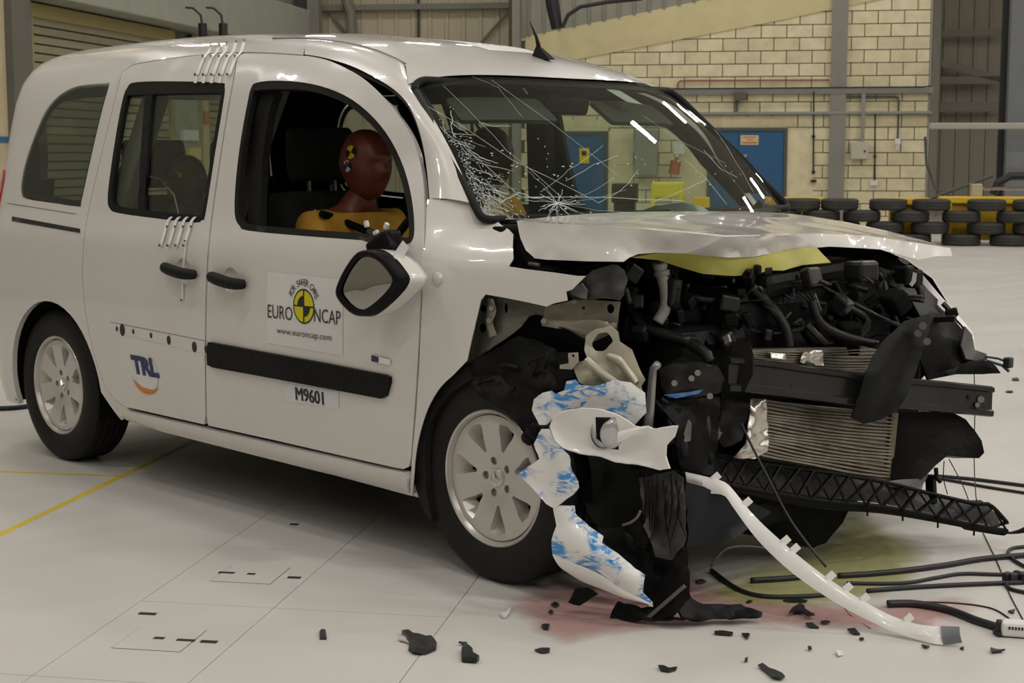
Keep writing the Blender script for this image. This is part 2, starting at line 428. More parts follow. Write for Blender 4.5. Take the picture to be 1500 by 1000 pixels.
row = 0; z = zc+0.225*0
while z < 5.3:
    a = a_end - (0.225 if row % 2 else 0.0)
    first = True
    while a > a_beg:
        ln = 0.45
        if first and row % 2: pass
        a0 = a-ln
        if first and row % 2:
            ac = a_end-0.1125; block_len = 0.225; a0 = a_end-0.225; first = False
        else: ac = a-ln/2; block_len = ln; first = False
        zz = z+0.1125
        hid = False
        for (b0, b1, tp) in ((d1a0, d1a1, dtop), (d2a0, d2a1, dtop2)):
            if ac+block_len/2 > b0+0.02 and ac-block_len/2 < b1-0.02 and zz-0.10 < tp: hid = True
        if ac-block_len/2 < a_beg: hid = True
        if not hid:
            if ac > vis_a0 and zz > 1.05 and zz < 4.3 and nblk < 298: block(ac, zz, block_len); nblk += 1
            else: rest.box(H(ac, DW+0.05, zz), (block_len-0.016, 0.10, 0.209), Matrix.Rotation(HROT, 3, 'Z'))
        a = a0
    z += 0.225; row += 1
r = rest.build('block_courses', BLOCKS[0], wb); r['kind'] = 'stuff'
# half blocks beside the doors
for (b0, b1, tp) in ((d1a0, d1a1, dtop), (d2a0, d2a1, dtop2)):
    rr = MB(); hbox(rr, b0-0.46, b0, DW+0.004, DW+0.1, 0, tp); hbox(rr, b1, b1+0.46, DW+0.004, DW+0.1, 0, tp); hbox(rr, b0, b1, DW+0.004, DW+.1, tp, tp+0.2)
    o = rr.build('door_surround_infill', BLOCKS[0], wb)
# ---- blue doors
BLUED = mat('blue_door_paint', (0.016, 0.095, 0.225), 0.45, var=0.04)
DFRAME = mat('door_frame_paint', (0.07, 0.075, 0.07), 0.5)
def blue_door(n, a0, a1, top, split):
    e = hbox(MB(), a0, a0+0.06, DW-0.03, DW+0.1, 0, top); hbox(e, a1-0.06, a1, DW-0.03, DW+0.1, 0, top); hbox(e, a0, a1, DW-0.03, DW+0.1, top-0.06, top)
    o = e.build('door_%d' % n, DFRAME); struct(o)
    hbox(MB(), a0+0.065, split-0.004, DW-0.012, DW+0.05, 0.01, top-0.065, .004).build('door_leaf', BLUED, o)
    hbox(MB(), split+0.004, a1-0.065, DW-0.012, DW+0.05, 0.01, top-0.065, .004).build('door_leaf', BLUED, o)
    return o
sp = HA(PD(1081, 230, DW))[0]
dr1 = blue_door(1, d1a0, d1a1, dtop, sp)
dr2 = blue_door(2, d2a0, d2a1, dtop2, d2a0+0.12)
def wall_quad(u0, v0, u1, v1, d, t, name, m, parent=None, bev=0.0):
    p = HA(PD(u0, v0, d)); q = HA(PD(u1, v1, d)); mb = MB(); hbox(mb, p[0], q[0], d-t, d, min(p[2], q[2]), max(p[2], q[2]), bev)
    return mb.build(name, m, parent)
SGN = mat('sign_cream', (0.62, 0.50, 0.26), 0.6); SGR = mat('sign_red', (0.45, 0.13, 0.05), 0.6)
s = wall_quad(1085, 198, 1111, 212, DW-0.012, 0.008, 'door_sign', SGN, dr1)
for (v0, v1, ua, ub) in ((200.2, 201.6, 1088, 1107), (203.8, 205.2, 1093, 1103), (208, 210, 1087, 1109)):
    wall_quad(ua, v0, ub, v1, DW-0.0201, 0.001, 'sign_print', SGR, dr1)
mb = MB(); p, q = PD(1083, 229, DW-0.05), PD(1090, 228.4, DW-0.05); mb.tube([p, q], 0.018, 8); mb.tube([PD(1092, 228, DW-0.03), PD(1092, 228, DW-0.08)], 0.028, 10); mb.build('door_handle', CHROME, dr1)
wall_quad(849, 217, 863, 239, DW-0.012, 0.006, 'warning_sign', mat('sign_yellow', (0.75, 0.52, 0.02), 0.5), dr2)
wall_quad(852, 221, 859, 228, DW-0.019, 0.002, 'sign_symbol', INK, dr2)

# ---- services on the block wall
TRUNK = mat('trunking_grey', (0.25, 0.255, 0.235), 0.45, metal=0.1)
COLM = mat('column_grey', (0.235, 0.225, 0.20), 0.6)
PIPE = mat('copper_pipe', (0.30, 0.10, 0.06), 0.45)
CREAM = mat('cream_board', (0.60, 0.53, 0.30), 0.65, var=0.05)
BOXM = mat('switch_box_cream', (0.47, 0.455, 0.36), 0.5)
for (v0, v1) in ((130, 138), (163.5, 168)):
    za, zb = PD(1200, v0, DW).z, PD(1200, v1, DW).z
    mb = MB(); hbox(mb, HA(PD(900, 150, DW))[0], a_end+0.06, DW-0.10, DW, zb, za, 0.01)
    tag(mb.build('cable_trunking', TRUNK), 'upper grey metal cable trunking along the block wall' if v0 < 140 else 'lower grey metal cable trunking along the block wall', 'trunking')
zt_ = PD(1200, 128.8, DW).z
mb = MB(); mb.tube([H(HA(PD(900, 150, DW))[0], DW-0.13, zt_), H(a_end-.1, DW-0.13, zt_), H(a_end+0.02, DW-0.13, zt_+0.02)], 0.014, 6)
tag(mb.build('wall_cable', INK), 'black cable lying along the upper trunking', 'cable')
u0 = HA(PD(1216, 150, DW))[0]; u1 = HA(PD(1239, 150, DW))[0]
mb = MB(); hbox(mb, u0, u1, DW-0.09, DW, 0, 6.5); hbox(mb, u0+0.03, u1-0.03, DW-0.06, DW-.05, 0, 6.5)
tag(mb.build('steel_column', COLM, None), 'grey steel column on the block wall right of the blue door', 'column')
mb = MB(); mb.tube([PD(993, 131, DW-.03), PD(993, 122, DW-.03), PD(996, 118.5, DW-.03), PD(1010, 118, DW-.03), PD(1215, 117, DW-.03)], 0.016, 6)
tag(mb.build('copper_pipe', PIPE), 'thin copper pipe run above the trunking', 'pipe')
o = wall_quad(1075, 135, 1094, 147, DW-0.12, 0.10, 'loudspeaker', mat('brown_box', (0.10, 0.085, 0.07), 0.6), None, .01); tag(o, 'small dark brown box fixed to the upper trunking', 'box')
mb = MB(); hbox(mb, *sorted((HA(PD(1078, 150, DW))[0], HA(PD(1081, 150, DW))[0])), DW-.08, DW, PD(1080, 163, DW).z, PD(1080, 146, DW).z); mb.build('bracket', DFRAME, o)
def hang(u, v0, v1, r, m, nm, lab, bits=()):
    mb = MB(); mb.tube([PD(u, v0, DW-.13), PD(u-0.3, (v0+v1)/2, DW-.04), PD(u-0.6, v1, DW-.04)], r, 6)
    for (vb, rb) in bits: mb.tube([PD(u-.4, vb-2, DW-.05), PD(u-.4, vb+2, DW-.05)], rb, 8)
    tag(mb.build(nm, m), lab, 'cable')
hang(1192, 134, 255, 0.014, INK, 'drop_cable', 'black cable hanging down between the blue door and column', ((200, .03), (252, .03), (265, .05)))
hang(1282, 167, 268, 0.013, INK, 'drop_cable', 'black conduit running down to a white socket', ((229, .025),))
o = wall_quad(1274, 264, 1285, 272, DW, .06, 'wall_socket', WHT, None, .01); tag(o, 'white wall socket at the foot of the black conduit', 'socket')
o = wall_quad(1262.5, 136, 1266, 209, DW-.1, .03, 'vertical_trunking', TRUNK); tag(o, 'thin grey trunking dropping to the cream switch box', 'trunking')
o = wall_quad(1246, 208, 1271, 233, DW, .20, 'switch_box', BOXM, None, .012); tag(o, 'cream metal switch box on the block wall', 'switch box')
wall_quad(1265.5, 220, 1268, 223, DW-.2, .01, 'lock', INK, o)
mb = MB(); mb.tube([PD(1237, 142, DW-.05), PD(1310, 142, DW-.05), PD(1315.5, 143, DW-.05), PD(1316.5, 148, DW-.05), PD(1315, 204, DW-.05)], .018, 6)
o = tag(mb.build('lamp_conduit', DFRAME), 'bent dark conduit ending at a white bulkhead lamp', 'conduit')
mb = MB(); mb.tube([PD(1315, 203, DW-.08), PD(1315, 211, DW-.08)], [.05, .06], 10); mb.tube([PD(1315, 211, DW-.08), PD(1314, 219, DW-.08)], [.035, .03], 10)
tag(mb.build('wall_beacon', WHT), 'small white beacon on the wall under the bent conduit', 'beacon')
# sloping cream board across the gable, behind the column
def wall_poly(name, pix, d, t, m):
    pts = [PD(u, v, d) for u, v in pix]; n = Vector(ED)*-1; V = pts+[p-n*t for p in pts]; k = len(pts)
    f = [tuple(range(k)), tuple(reversed(range(k, 2*k)))]+[(i, i+k, (i+1) % k+k, (i+1) % k) for i in range(k)]
    return mk(name, V, f, m)
o = wall_poly('sloping_board', [(770, 54), (800, 47.5), (1035, -1), (1200, -33), (1440, -33), (1140, 30), (848, 86), (770, 101)], DW-0.02, .06, CREAM)
tag(o, 'broad cream board sloping up across the block wall', 'board')

o = wall_poly('wall_gable', [(763, -60), (1250, -60), (1035, 0), (800, 48), (763, 56)], DW-0.015, .03, mat('gable_sheet', (.27, .265, .22), .6)); struct(o)
for u_ in range(775, 1040, 22):
    v1_ = 48-(u_-800)*.204; p_, q_ = PD(u_, -50, DW-.03), PD(u_, v1_, DW-.03); MB().bar(p_, q_, .05, .02, ED).build('sheet_rib', mat('gable_rib', (.22, .215, .18), .6), o)
# ---- cladding
def clad_mat(nm, c): return mat(nm, c, 0.55, var=0.05, vs=1.0)
CLADB = clad_mat('cladding_beige', (0.55, 0.49, 0.36)); CLADG = clad_mat('cladding_grey', (0.30, 0.285, 0.23)); CLADD = clad_mat('cladding_dark', (0.34, 0.31, 0.25))
GIRT = mat('girt_grey', (0.22, 0.215, 0.18), 0.6)
def cladding(a0, a1, d, z0, z1, m, name, pitch=0.30, along='a', rib=0.03):
    prof = []; x = a0
    while x < a1:
        prof += [(x, 0), (x+pitch*0.70, 0), (x+pitch*0.76, -rib), (x+pitch*0.94, -rib)]; x += pitch
    prof.append((a1, 0)); v = []; f = []
    for (p, q) in prof:
        p = min(p, a1)
        for z in (z0, z1): v.append(H(p, d+q, z) if along == 'a' else H(d-q, p, z))
    for i in range(len(prof)-1): f.append((2*i, 2*i+2, 2*i+3, 2*i+1))
    n = len(v); v2 = [x+(Vector(ED)*0.1 if along == 'a' else Vector(EA)*-0.1) for x in v]
    f += [tuple(i+n for i in reversed(q)) for q in f]
    return struct(mk(name, v+v2, f, m))
DC = 30.5
cladding(HA(PD(440, 50, DC))[0], HA(PD(764, 50, DC))[0], DC, 0, 8.2, CLADB, 'wall_cladding', 0.34)
cladding(HA(PD(764, 50, 33))[0], HA(PD(1380, 50, 33))[0], 33, 0, 8.2, CLADG, 'wall_cladding_far', 0.45)
cladding(a_end-0.3, 22, 36, 0, 8.2, CLADD, 'wall_recess', 0.32)
struct(hbox(MB(), a_end-0.02, a_end+0.03, DW+0.02, 36, 0, 8.2).build('trim_1', mat('trim_grey', (0.33, 0.32, 0.29), .6)))
def girt(name, u0, v0, u1, v1, d, h, t, m, lab):
    p, q = PD(u0, v0, d), PD(u1, v1, d); mb = MB(); mb.bar(p, q, t, h); return tag(mb.build(name, m), lab, 'steel beam')
girt('girt', 466, 12, 750, 8, DC-.15, .11, .12, GIRT, 'grey girt along the top of the beige cladding')
for (u0_, u1_, nm, lab, m, d) in ((450, 467, 'steel_post', 'grey steel post left of the beige cladding', COLM, 29.6), (750, 761, 'steel_post', 'pale steel post between cladding and block wall', COLM, 28.2), (436, 449, 'steel_post', 'dark post at the corner of the left wall', DFRAME, 29.9)):
    a0, a1 = HA(PD(u0_, 40, d))[0], HA(PD(u1_, 40, d))[0]; mb = MB(); hbox(mb, a0, a1, d, d+.2, 0, 8); tag(mb.build(nm, m), lab, 'post')
mb = MB(); mb.tube([PD(506, -30, DC-.3), PD(507, 0, DC-.3), PD(514, 20, DC-.3), PD(516, 90, DC-.3)], .10, 10); tag(mb.build('rainwater_pipe', GIRT), 'grey downpipe in front of the beige cladding', 'pipe')
for (a, b, lab) in (((480, 14), (512, 56), 'thin diagonal brace by the grey downpipe'), ((744, 18), (705, 62), 'thin diagonal brace by the pale post')):
    mb = MB(); mb.tube([PD(*a, DC-.1), PD(*b, DC-.1)], .03, 6); tag(mb.build('diagonal_brace', GIRT), lab, 'brace')
mb = MB(); mb.tube([PD(613, -20, DC-.05), PD(613, 70, DC-.05)], .03, 6); tag(mb.build('wall_conduit', DFRAME), 'vertical conduit in the middle of the beige cladding', 'conduit')
mb = MB(); mb.tube([PD(806, -20, 27.5), PD(810, 10, 27.5), PD(816, 42, 27.5)], [.12, .12, .10], 10); tag(mb.build('hanging_duct', INK), 'black hanging flexible duct above the sloping board', 'duct')
mb = MB(); mb.tube([PD(824, 40, 27.4), PD(832, 22, 27.4), PD(850, 10, 27.4), PD(890, 3, 27.4), PD(940, -2, 27.4)], .035, 8); tag(mb.build('hanging_cable', INK), 'black cable looping beside the hanging duct', 'cable')
# recess steelwork at the right
for (u0_, v0, u1_, v1, lab, hh) in ((1362, 50, 1475, 47, 'upper dark girt in the recess', .14), (1362, 118, 1475, 117, 'middle dark girt in the recess', .16), (1362, 157, 1475, 156, 'lower dark girt in the recess', .2), (1362, 88, 1475, 119, 'diagonal dark brace in the recess', .14)):
    girt('recess_girt', u0_, v0, u1_, v1, 35.5, hh, .1, mat('recess_steel', (0.24, 0.22, .18), .6), lab)
mb = MB(); hbox(mb, HA(PD(1479, 100, 26))[0], HA(PD(1545, 100, 26))[0], 26, 26.5, 0, 8); o = tag(mb.build('steel_column', mat('blue_grey_column', (0.15, 0.16, 0.17), .5)), 'large blue grey column at the right edge', 'column')
mb = MB(); hbox(mb, HA(PD(1466, 100, 26.3))[0], HA(PD(1479, 100, 26.3))[0], 26.3, 26.4, 0, 8); mb.build('flange', INK, o)
mb = MB(); p, q = HA(PD(1361, 184, 25.5)), HA(PD(1540, 184.5, 25.5)); mb.bar(PD(1361, 184.5, 25.5), PD(1540, 184.5, 25.5), .08, .10, bev=.02); tag(mb.build('guard_rail', mat('rail_grey', (0.36, 0.345, 0.30), .45)), 'long grey horizontal rail across the recess', 'rail')

# ---- left wall with roller shutters: line of sight VP along d
AL = HA(PZ(48, 22, 3.0)*1.0)[0]
AL, dl0, _ = HA(PZ(48, 22, 3.0)); 
def on_left(u, v):                          # pixel -> point on the left wall plane a = AL
    r = ray(u, v); t = AL/(r @ EA); return Vector(CAM+r*t)
def dleft(u): return HA(on_left(u, 150))[1]
wl = MB(); hbox(wl, AL-0.5, AL-0.25, -13, 36, 0, 8.2); wl = struct(wl.build('wall_left', CLADG))
SHUT = mat('shutter_slat', (0.275, 0.25, 0.165), 0.55); SHT = mat('shutter_trim', (0.29, 0.24, 0.10), .6); HEAD = mat('shutter_hood', (0.30, 0.315, 0.27), .5)
def shutter(d0, d1, top, lab, hood_end):
    e = empty('roller_shutter', H(AL-0.1, (d0+d1)/2, 0), lab, 'shutter')
    z = top
    while z > 0.12:
        v = [(d0, z), (d1, z)]
        mb = MB(); hbox(mb, AL-0.10, AL-0.05, d0, d1, z-0.105, z-0.008, 0.012); mb.build('slat', SHUT, e); z -= 0.115
    mb = MB(); hbox(mb, AL-0.12, AL-0.1, d0, d1, 0, top); mb.build('backing', DFRAME, e)
    for dd in (d0, d1): mb = MB(); hbox(mb, AL-0.12, AL, dd-0.09, dd+0.09, 0, top); mb.build('guide_rail', SHT, e)
    mb = MB(); hbox(mb, AL-0.12, AL+0.02, d0-.1, d1+.1, top-0.02, top+.16, .02); mb.build('lintel', SHT, e)
    mb = MB(); hbox(mb, AL-0.3, AL+0.45, d0-.1, hood_end, top+.18, top+0.95, .02); mb.build('hood', HEAD, e)
    return e
d_s0 = dleft(48); d_s1 = dleft(254)
shutter(d_s0, d_s1, 3.0, 'beige roller shutter door in the left wall behind the car', dleft(304)-.12)
shutter(dleft(304), dleft(420), 3.0, 'narrower roller shutter beyond the notices', dleft(420)+.1)
mb = MB(); hbox(mb, AL-.1, AL+.15, d_s0-0.75, d_s0-0.25, 0, 8); tag(mb.build('steel_post', mat('post_green_grey', (0.125, 0.122, .10), .6)), 'dark grey green post left of the shutter', 'post')
mb = MB(); hbox(mb, AL-.12, AL+.05, d_s0-2.6, d_s0-0.75, 0, 8); struct(mb.build('trim_2', mat('plaster_cream', (0.50, 0.42, 0.27), .7)))
mb = MB(); hbox(mb, AL+.05, AL+.07, d_s0-2.6, d_s0-0.75, PZ(8, 200, 1.4).z, 1.47); tag(mb.build('blue_strip', mat('blue_tape', (0.03, 0.10, 0.25), .6)), 'blue tape on the cream pillar at left edge', 'tape')
mb = MB(); hbox(mb, AL-.12, AL, dleft(256), dleft(290), 0, 3.0); struct(mb.build('trim_3', mat('panel_grey_green', (0.33, 0.33, 0.27), .6)))
mb = MB(); hbox(mb, AL-.12, AL+.03, dleft(294), dleft(303), 0, 3.2); o = tag(mb.build('cream_post', mat('post_cream', (0.52, 0.45, 0.26), .6)), 'cream post with a small red notice', 'post')
def leftquad(u0, v0, u1, v1, name, m, lab, parent=None, off=.05):
    p, q = HA(on_left(u0, v0)), HA(on_left(u1, v1)); mb = MB(); hbox(mb, AL, AL+off, p[1], q[1], min(p[2], q[2]), max(p[2], q[2])); o = mb.build(name, m, parent)
    if parent is None: tag(o, lab, 'sign')
    return o
leftquad(294.5, 163, 302.5, 182, 'red_notice', SGR, '', o, .06)
leftquad(264, 190, 287, 206, 'paper_notice', WHT, 'white paper notice on the panel beyond the shutter')
leftquad(274, 216, 291, 234, 'warning_notice', mat('notice_yellow', (0.66, 0.55, 0.22), .6), 'yellow warning notice below the white paper')
# wiring on the shutter hood
for k, (u, lab) in enumerate(((297, 'left black motor box on the shutter hood'), (327, 'right black motor box on the shutter hood'))):
    p = PD(u, 46, 20); e = MB(); e.box(p, (.09, .09, .22), None, .01); e = tag(e.build('motor_box', INK), lab, 'box')
    MB().tube([PD(u, 40, 20), PD(u-3, 22, 20), PD(u-14, 12, 20), PD(u-25, 11, 20)], .016, 6).build('cable', INK, e)
# far wall of the roof space, closing walls and ceiling (seen only in reflections)
struct(hbox(MB(), 21.8, 22, -13, 36, 0, 8.2).build('wall_right', CLADB))
struct(hbox(MB(), -9.6, 22, -13.2, -13, 0, 8.2).build('wall_front', CLADG))
struct(hbox(MB(), -12, 22, -13, 36.2, 8.2, 8.4).build('ceiling', mat('roof_sheet', (0.30, 0.29, 0.25), .7)))

# ---- tyre barrier
def tyre_mesh():
    mb = MB(); R, w_ = 0.262, 0.158
    prof = [(.15, -w_/2*.75), (.165, -w_/2*.95), (.21, -w_/2), (.245, -w_/2*.9), (R, -w_/2*.62), (R, -.02), (R-.006, -.018), (R-.006, -.006), (R, -.004), (R, .02), (R-.006, .022), (R-.006, .034), (R, .036), (R, w_/2*.62), (.245, w_/2*.9), (.21, w_/2), (.165, w_/2*.95), (.15, w_/2*.75)]
    mb.lathe(prof, 28, axis="z", close=True); o = mb.build('tyre', mat('old_tyre', (0.035, 0.033, 0.03), .75, var=.25, vs=8)); smooth_by_angle(o, 40); me = o.data; bpy.data.objects.remove(o); return me
TM = tyre_mesh(); DB = 22.4
ROWS = [('top', 303.5, [1174, 1230, 1301, 1364, 1445, 1512]), ('second', 320.0, [1146, 1203, 1262, 1333, 1408, 1488]), ('third', 337.0, [1174, 1232, 1296, 1362, 1444, 1512]), ('bottom', 353.0, [1146, 1205, 1264, 1336, 1408, 1478])]
ORD = ['first', 'second', 'third', 'fourth', 'fifth', 'sixth']
for rn, v, us in ROWS:
    for i, u in enumerate(us):
        o = bpy.data.objects.new('tyre', TM); link(o); p = PD(u, v, DB-.0); o.location = p; o.location.z = {'top': .56, 'second': .40, 'third': .24, 'bottom': .08}[rn]
        o.rotation_euler = (0, 0, random.uniform(0, 3))
        tag(o, 'old black tyre lying flat, %s from the left in the %s row of the barrier' % (ORD[i], rn), 'tyre', 'tyres stacked along the yellow barrier')
BARY = mat('barrier_yellow', (0.66, 0.43, 0.015), 0.45, var=.06)
for (u0_, u1_, vt, lab) in ((1120, 1207, 289, 'left short length of yellow barrier near the blue door'), (1296, 1362, 289.5, 'middle length of yellow barrier behind tyres'), (1374, 1520, 287, 'right long length of yellow barrier behind tyres')):
    a0, a1 = HA(PD(u0_, 300, DB+.5))[0], HA(PD(u1_, 300, DB+.5))[0]; zt2 = PD(1300, vt, DB+.5).z
    e = empty('yellow_barrier', H((a0+a1)/2, DB+.5, 0), lab, 'barrier')
    mb = MB(); hbox(mb, a0, a1, DB+.35, DB+.60, zt2-.10, zt2, .02); mb.build('top_rail', BARY, e)
    mb = MB(); hbox(mb, a0+.1, a1-.1, DB+.45, DB+.52, .05, zt2-.09); mb.build('panel', BARY, e)
    for aa in (a0+.12, a1-.12): mb = MB(); hbox(mb, aa-.06, aa+.06, DB+.36, DB+.58, 0, zt2-.09, .01); mb.build('post', BARY, e)
o = wall_quad(1421, 269, 1436, 287, DB+.8, .25, 'junction_box', mat('beige_box', (0.42, 0.38, 0.26), .6), None, .01); tag(o, 'beige box standing behind the right yellow barrier', 'box')
mb = MB(); mb.tube([PD(1440, 276, DB+.8), PD(1515, 276, DB+.8)], .022, 8); tag(mb.build('steel_bar', CHROME), 'shiny steel bar by the beige box', 'bar')
mb = MB(); mb.tube([PD(1365, 290, DB+1.2), PD(1420, 270, DB+1.2), PD(1455, 257, DB+1.2)], .025, 8); tag(mb.build('sloping_pipe', DFRAME), 'dark pipe rising behind the yellow barrier', 'pipe')
mb = MB(); mb.tube([PD(1455, 285, DB+1), PD(1462, 268, DB+1), PD(1480, 258, DB+1), PD(1515, 257, DB+1)], .06, 8); tag(mb.build('black_hose', INK), 'thick black hose at the right edge', 'hose')
mb = MB(); mb.tube([PD(1355, 200, 26), PD(1357, 240, 26), PD(1370, 275, 26), PD(1395, 288, 26)], .02, 8); tag(mb.build('hanging_wire', DFRAME), 'thin dark wire hanging beside the wall end', 'wire')
# yellow machine and extinguisher seen through the windscreen
mb = MB(); p, q = HA(PD(953, 267, 20)), HA(PD(1000, 290, 20)); hbox(mb, p[0], q[0], 20, 20.5, q[2], p[2], .03)
for aa in (p[0]+.03, q[0]-.03):
    for dd in (20.03, 20.47): hbox(mb, aa-.025, aa+.025, dd-.025, dd+.025, 0, q[2]+.02)
hbox(mb, p[0]+.02, q[0]-.02, 20.05, 20.45, .25, .29)
tag(mb.build('yellow_trolley', mat('trolley_yellow', (0.70, 0.60, 0.05), .5)), 'yellow trolley seen through the windscreen', 'trolley')
mb = MB(); p, q = HA(PD(1014, 289, 19)), HA(PD(1038, 312, 19)); hbox(mb, p[0], q[0], 19, 19.3, 0, p[2], .02); tag(mb.build('yellow_stand', BARY), 'small orange yellow stand right of the trolley', 'stand')
o = wall_quad(932, 190, 964, 257, DW, .35, 'electrical_cabinet', mat('cabinet_grey', (0.27, 0.27, 0.235), .5), None, .02); tag(o, 'tall grey electrical cabinet beside the blue door', 'cabinet')
mb = MB(); mb.tube([PD(990, 235, DW-.2), PD(987, 255, DW-.2)], [.09, .10], 12); mb.tube([PD(990, 235, DW-.2), PD(992, 230, DW-.2)], [.04, .03], 8); tag(mb.build('fire_extinguisher', SGR), 'red fire extinguisher on the block wall', 'extinguisher')
p, q = HA(PD(900, 268, 24)), HA(PD(935, 296, 24)); mb = MB(); hbox(mb, p[0], q[0], 23.6, 24, q[2], p[2], .02); hbox(mb, p[0]+.03, q[0]-.03, 23.65, 23.95, 0, q[2]+.01, .01)
tag(mb.build('tool_cabinet', INK), 'dark tool cabinet seen through the windscreen', 'cabinet')
o = wall_quad(987, 211, 1002, 226, DW, .05, 'wall_notice', WHT); tag(o, 'white notice above the extinguisher', 'sign')

# ================================================================== THE CAR : body surface
def ip(x, xs, ys): return float(np.interp(x, xs, ys))
ZTX = [-.60, -.55, -.5, -.35, -.15, .1, .4, .8, 1.2, 1.6, 1.85, 2.1, 2.3]
ZTZ = [1.665, 1.722, 1.738, 1.743, 1.747, 1.751, 1.750, 1.737, 1.715, 1.666, 1.600, 1.52, 1.44]
def smooth_tab(xs, ys, k=40):
    gx = np.linspace(xs[0], xs[-1], 300); gy = np.interp(gx, xs, ys)
    for _ in range(k): gy[1:-1] = (gy[:-2]+2*gy[1:-1]+gy[2:])/4
    return gx, gy
ZT_ = smooth_tab(ZTX, ZTZ)
def zt(x): return float(np.interp(x, *ZT_))
WZ_ = smooth_tab([.10, .20, .26, .32, .5, .7, .85, .92, .955, .985, 1.02, 1.06, 1.25, 1.5, 1.80], [.84, .865, .885, .893, .905, .910, .908, .907, .903, .889, .876, .867, .825, .765, .69], 8)
def wt(z): return float(np.interp(z, *WZ_))
XR_ = ([.1, .3, .5, .75, 1.0, 1.25, 1.5, 1.65, 1.75], [-.58, -.58, -.58, -.578, -.578, -.58, -.59, -.60, -.60])
def hw(x, z):                              # half width of the body at x, z
    t = zt(x)
    if z >= t: return 0.0
    v = wt(z)
    if z > 1.2: v *= max(0.0, 1-((z-1.2)/(t-1.2))**6.5)**(1/2.9)
    if x < 0:
        c = min(1.0, x/ip(z, *XR_)); v *= max(0.0, 1-c**13)**(1/3)
    if x > 1.35 and z > 1.0: v *= 1-.12*(x-1.35)**1.5*min(1.0, (z-1.0)/.25)*min(1.0, max(.4, (1.56-z)/.15))
    if x > 2.25: v *= 1-0.06*((x-2.25)/0.5)**2
    return v
def roofz(x, y):
    y = abs(y); a, b = 1.0, zt(x)
    for _ in range(34):
        m = (a+b)/2
        if hw(x, m) > y: a = m
        else: b = m
    return a
QS = 1.50
def SQ(x, q, sg=-1):                       # body surface: q is height up to QS, then girth towards the roof
    if q <= QS: return Vector((x, sg*hw(x, q), q))
    y = max(0.02, hw(x, QS)-(q-QS)); return Vector((x, sg*y, roofz(x, y)))
def SP(u, v):                              # image point -> (x, q) on the near body side
    r = ray(u, v); t0 = 3.0
    def g(t):
        p = CAM+r*t; return -p[1]-hw(p[0], p[2])
    t = t0; prev = t
    while g(t) > 0 and t < 9: prev = t; t += 0.03
    a, b = prev, t
    for _ in range(30):
        m = (a+b)/2
        if g(m) > 0: a = m
        else: b = m
    p = CAM+r*b
    if p[2] <= QS: return (p[0], p[2])
    return (p[0], QS+hw(p[0], QS)-abs(p[1]))
def S3(u, v): return SQ(*SP(u, v))
def out(pix, n=4): return [SP(*p) for p in pix]
def curve_px(pix, n=5): return [SP(p[0], p[1]) for p in spline(pix, n)]
def panel(name, o, holes=(), t=0.022, m=None, parent=None, grid=0.045, off=0.0, label=None):
    return surf_panel(name, o, holes, SQ, t, m or [PAINT, DARK], parent, grid, off, False, label)

van = empty('crashed_van', (0, 0, 0), 'white van with crushed front corner and crazed windscreen on the test hall floor', 'car')

# ---- outlines from the side view
DITCH = [(96, 83), (150, 76), (200, 70), (300, 61), (400, 57), (454, 57)]
TOPLINE = [(444, 80), (400, 77), (350, 76), (300, 79), (240, 86), (195, 94)]
SLREAR = [(178, 106), (163, 165), (146, 235), (131, 300), (123, 350), (120, 400), (124, 450), (134, 505), (150, 556), (166, 583), (188, 599)]
def arch(cx, cz, r, a0, a1, n=22): return [(cx+r*math.cos(R_(a0+(a1-a0)*i/n)), cz+r*math.sin(R_(a0+(a1-a0)*i/n))) for i in range(n+1)]
ARC_R = arch(0.06, 0.30, 0.372, 6, 184)
Q_WIN = [(156, 122), (160, 124), (150, 160), (134, 228), (119, 296), (115, 302.5), (75, 297), (38, 291), (30, 283), (31, 262), (38, 232), (50, 198), (66, 163), (86, 140), (110, 127), (135, 123)]
S_WIN = [(200, 120), (262, 119), (323, 121), (329, 127), (328, 145), (315, 225), (301, 314), (296, 322), (285, 326), (230, 320), (173, 312), (160, 305), (157, 292), (160, 260), (168, 205), (178, 150), (186, 128)]
F_WIN = [(375, 121), (400, 118), (440, 120), (480, 129), (516, 146), (548, 173), (573, 206), (592, 247), (603, 290), (607, 330), (604, 352), (590, 358), (545, 353), (450, 346), (365, 338), (350, 330), (343, 312), (345, 262), (352, 205), (362, 150), (367, 129)]
qwin, swin, fwin = [[SP(*p) for p in spline(W_, 3, True)] for W_ in (Q_WIN, S_WIN, F_WIN)]
# body side: quarter panel, roof rail
xe = -0.556
side = curve_px(DITCH) + curve_px(TOPLINE) + curve_px(SLREAR)
side += [(0.64, 0.27), (0.55, 0.24)] + [p for p in ARC_R if True]
side += [(-0.318, 0.20), (-0.45, 0.20), (-0.53, 0.22), (-0.552, 0.30)] + [(xe, z) for z in np.linspace(.4, 1.5, 12)] + [(-0.57, 1.60), (-.53, 1.66)]
PAN = {}
PAN['side'] = panel('rear_quarter_panel', side, [qwin], parent=van)
# ---- quarter window
def band(name, o, d, m, parent, off=-0.004, t=0.01, grid=0.03): return panel(name, o, [inset(o, d)], t, m, parent, grid, off)
PAN['qglass'] = panel('quarter_window', inset(qwin, 0.002), (), 0.004, TINT, PAN['side'], 0.06, -0.004)
PAN['qfrit'] = band('window_edge', inset(qwin, .004), .022, BLK, PAN['side'], -0.010, .004)
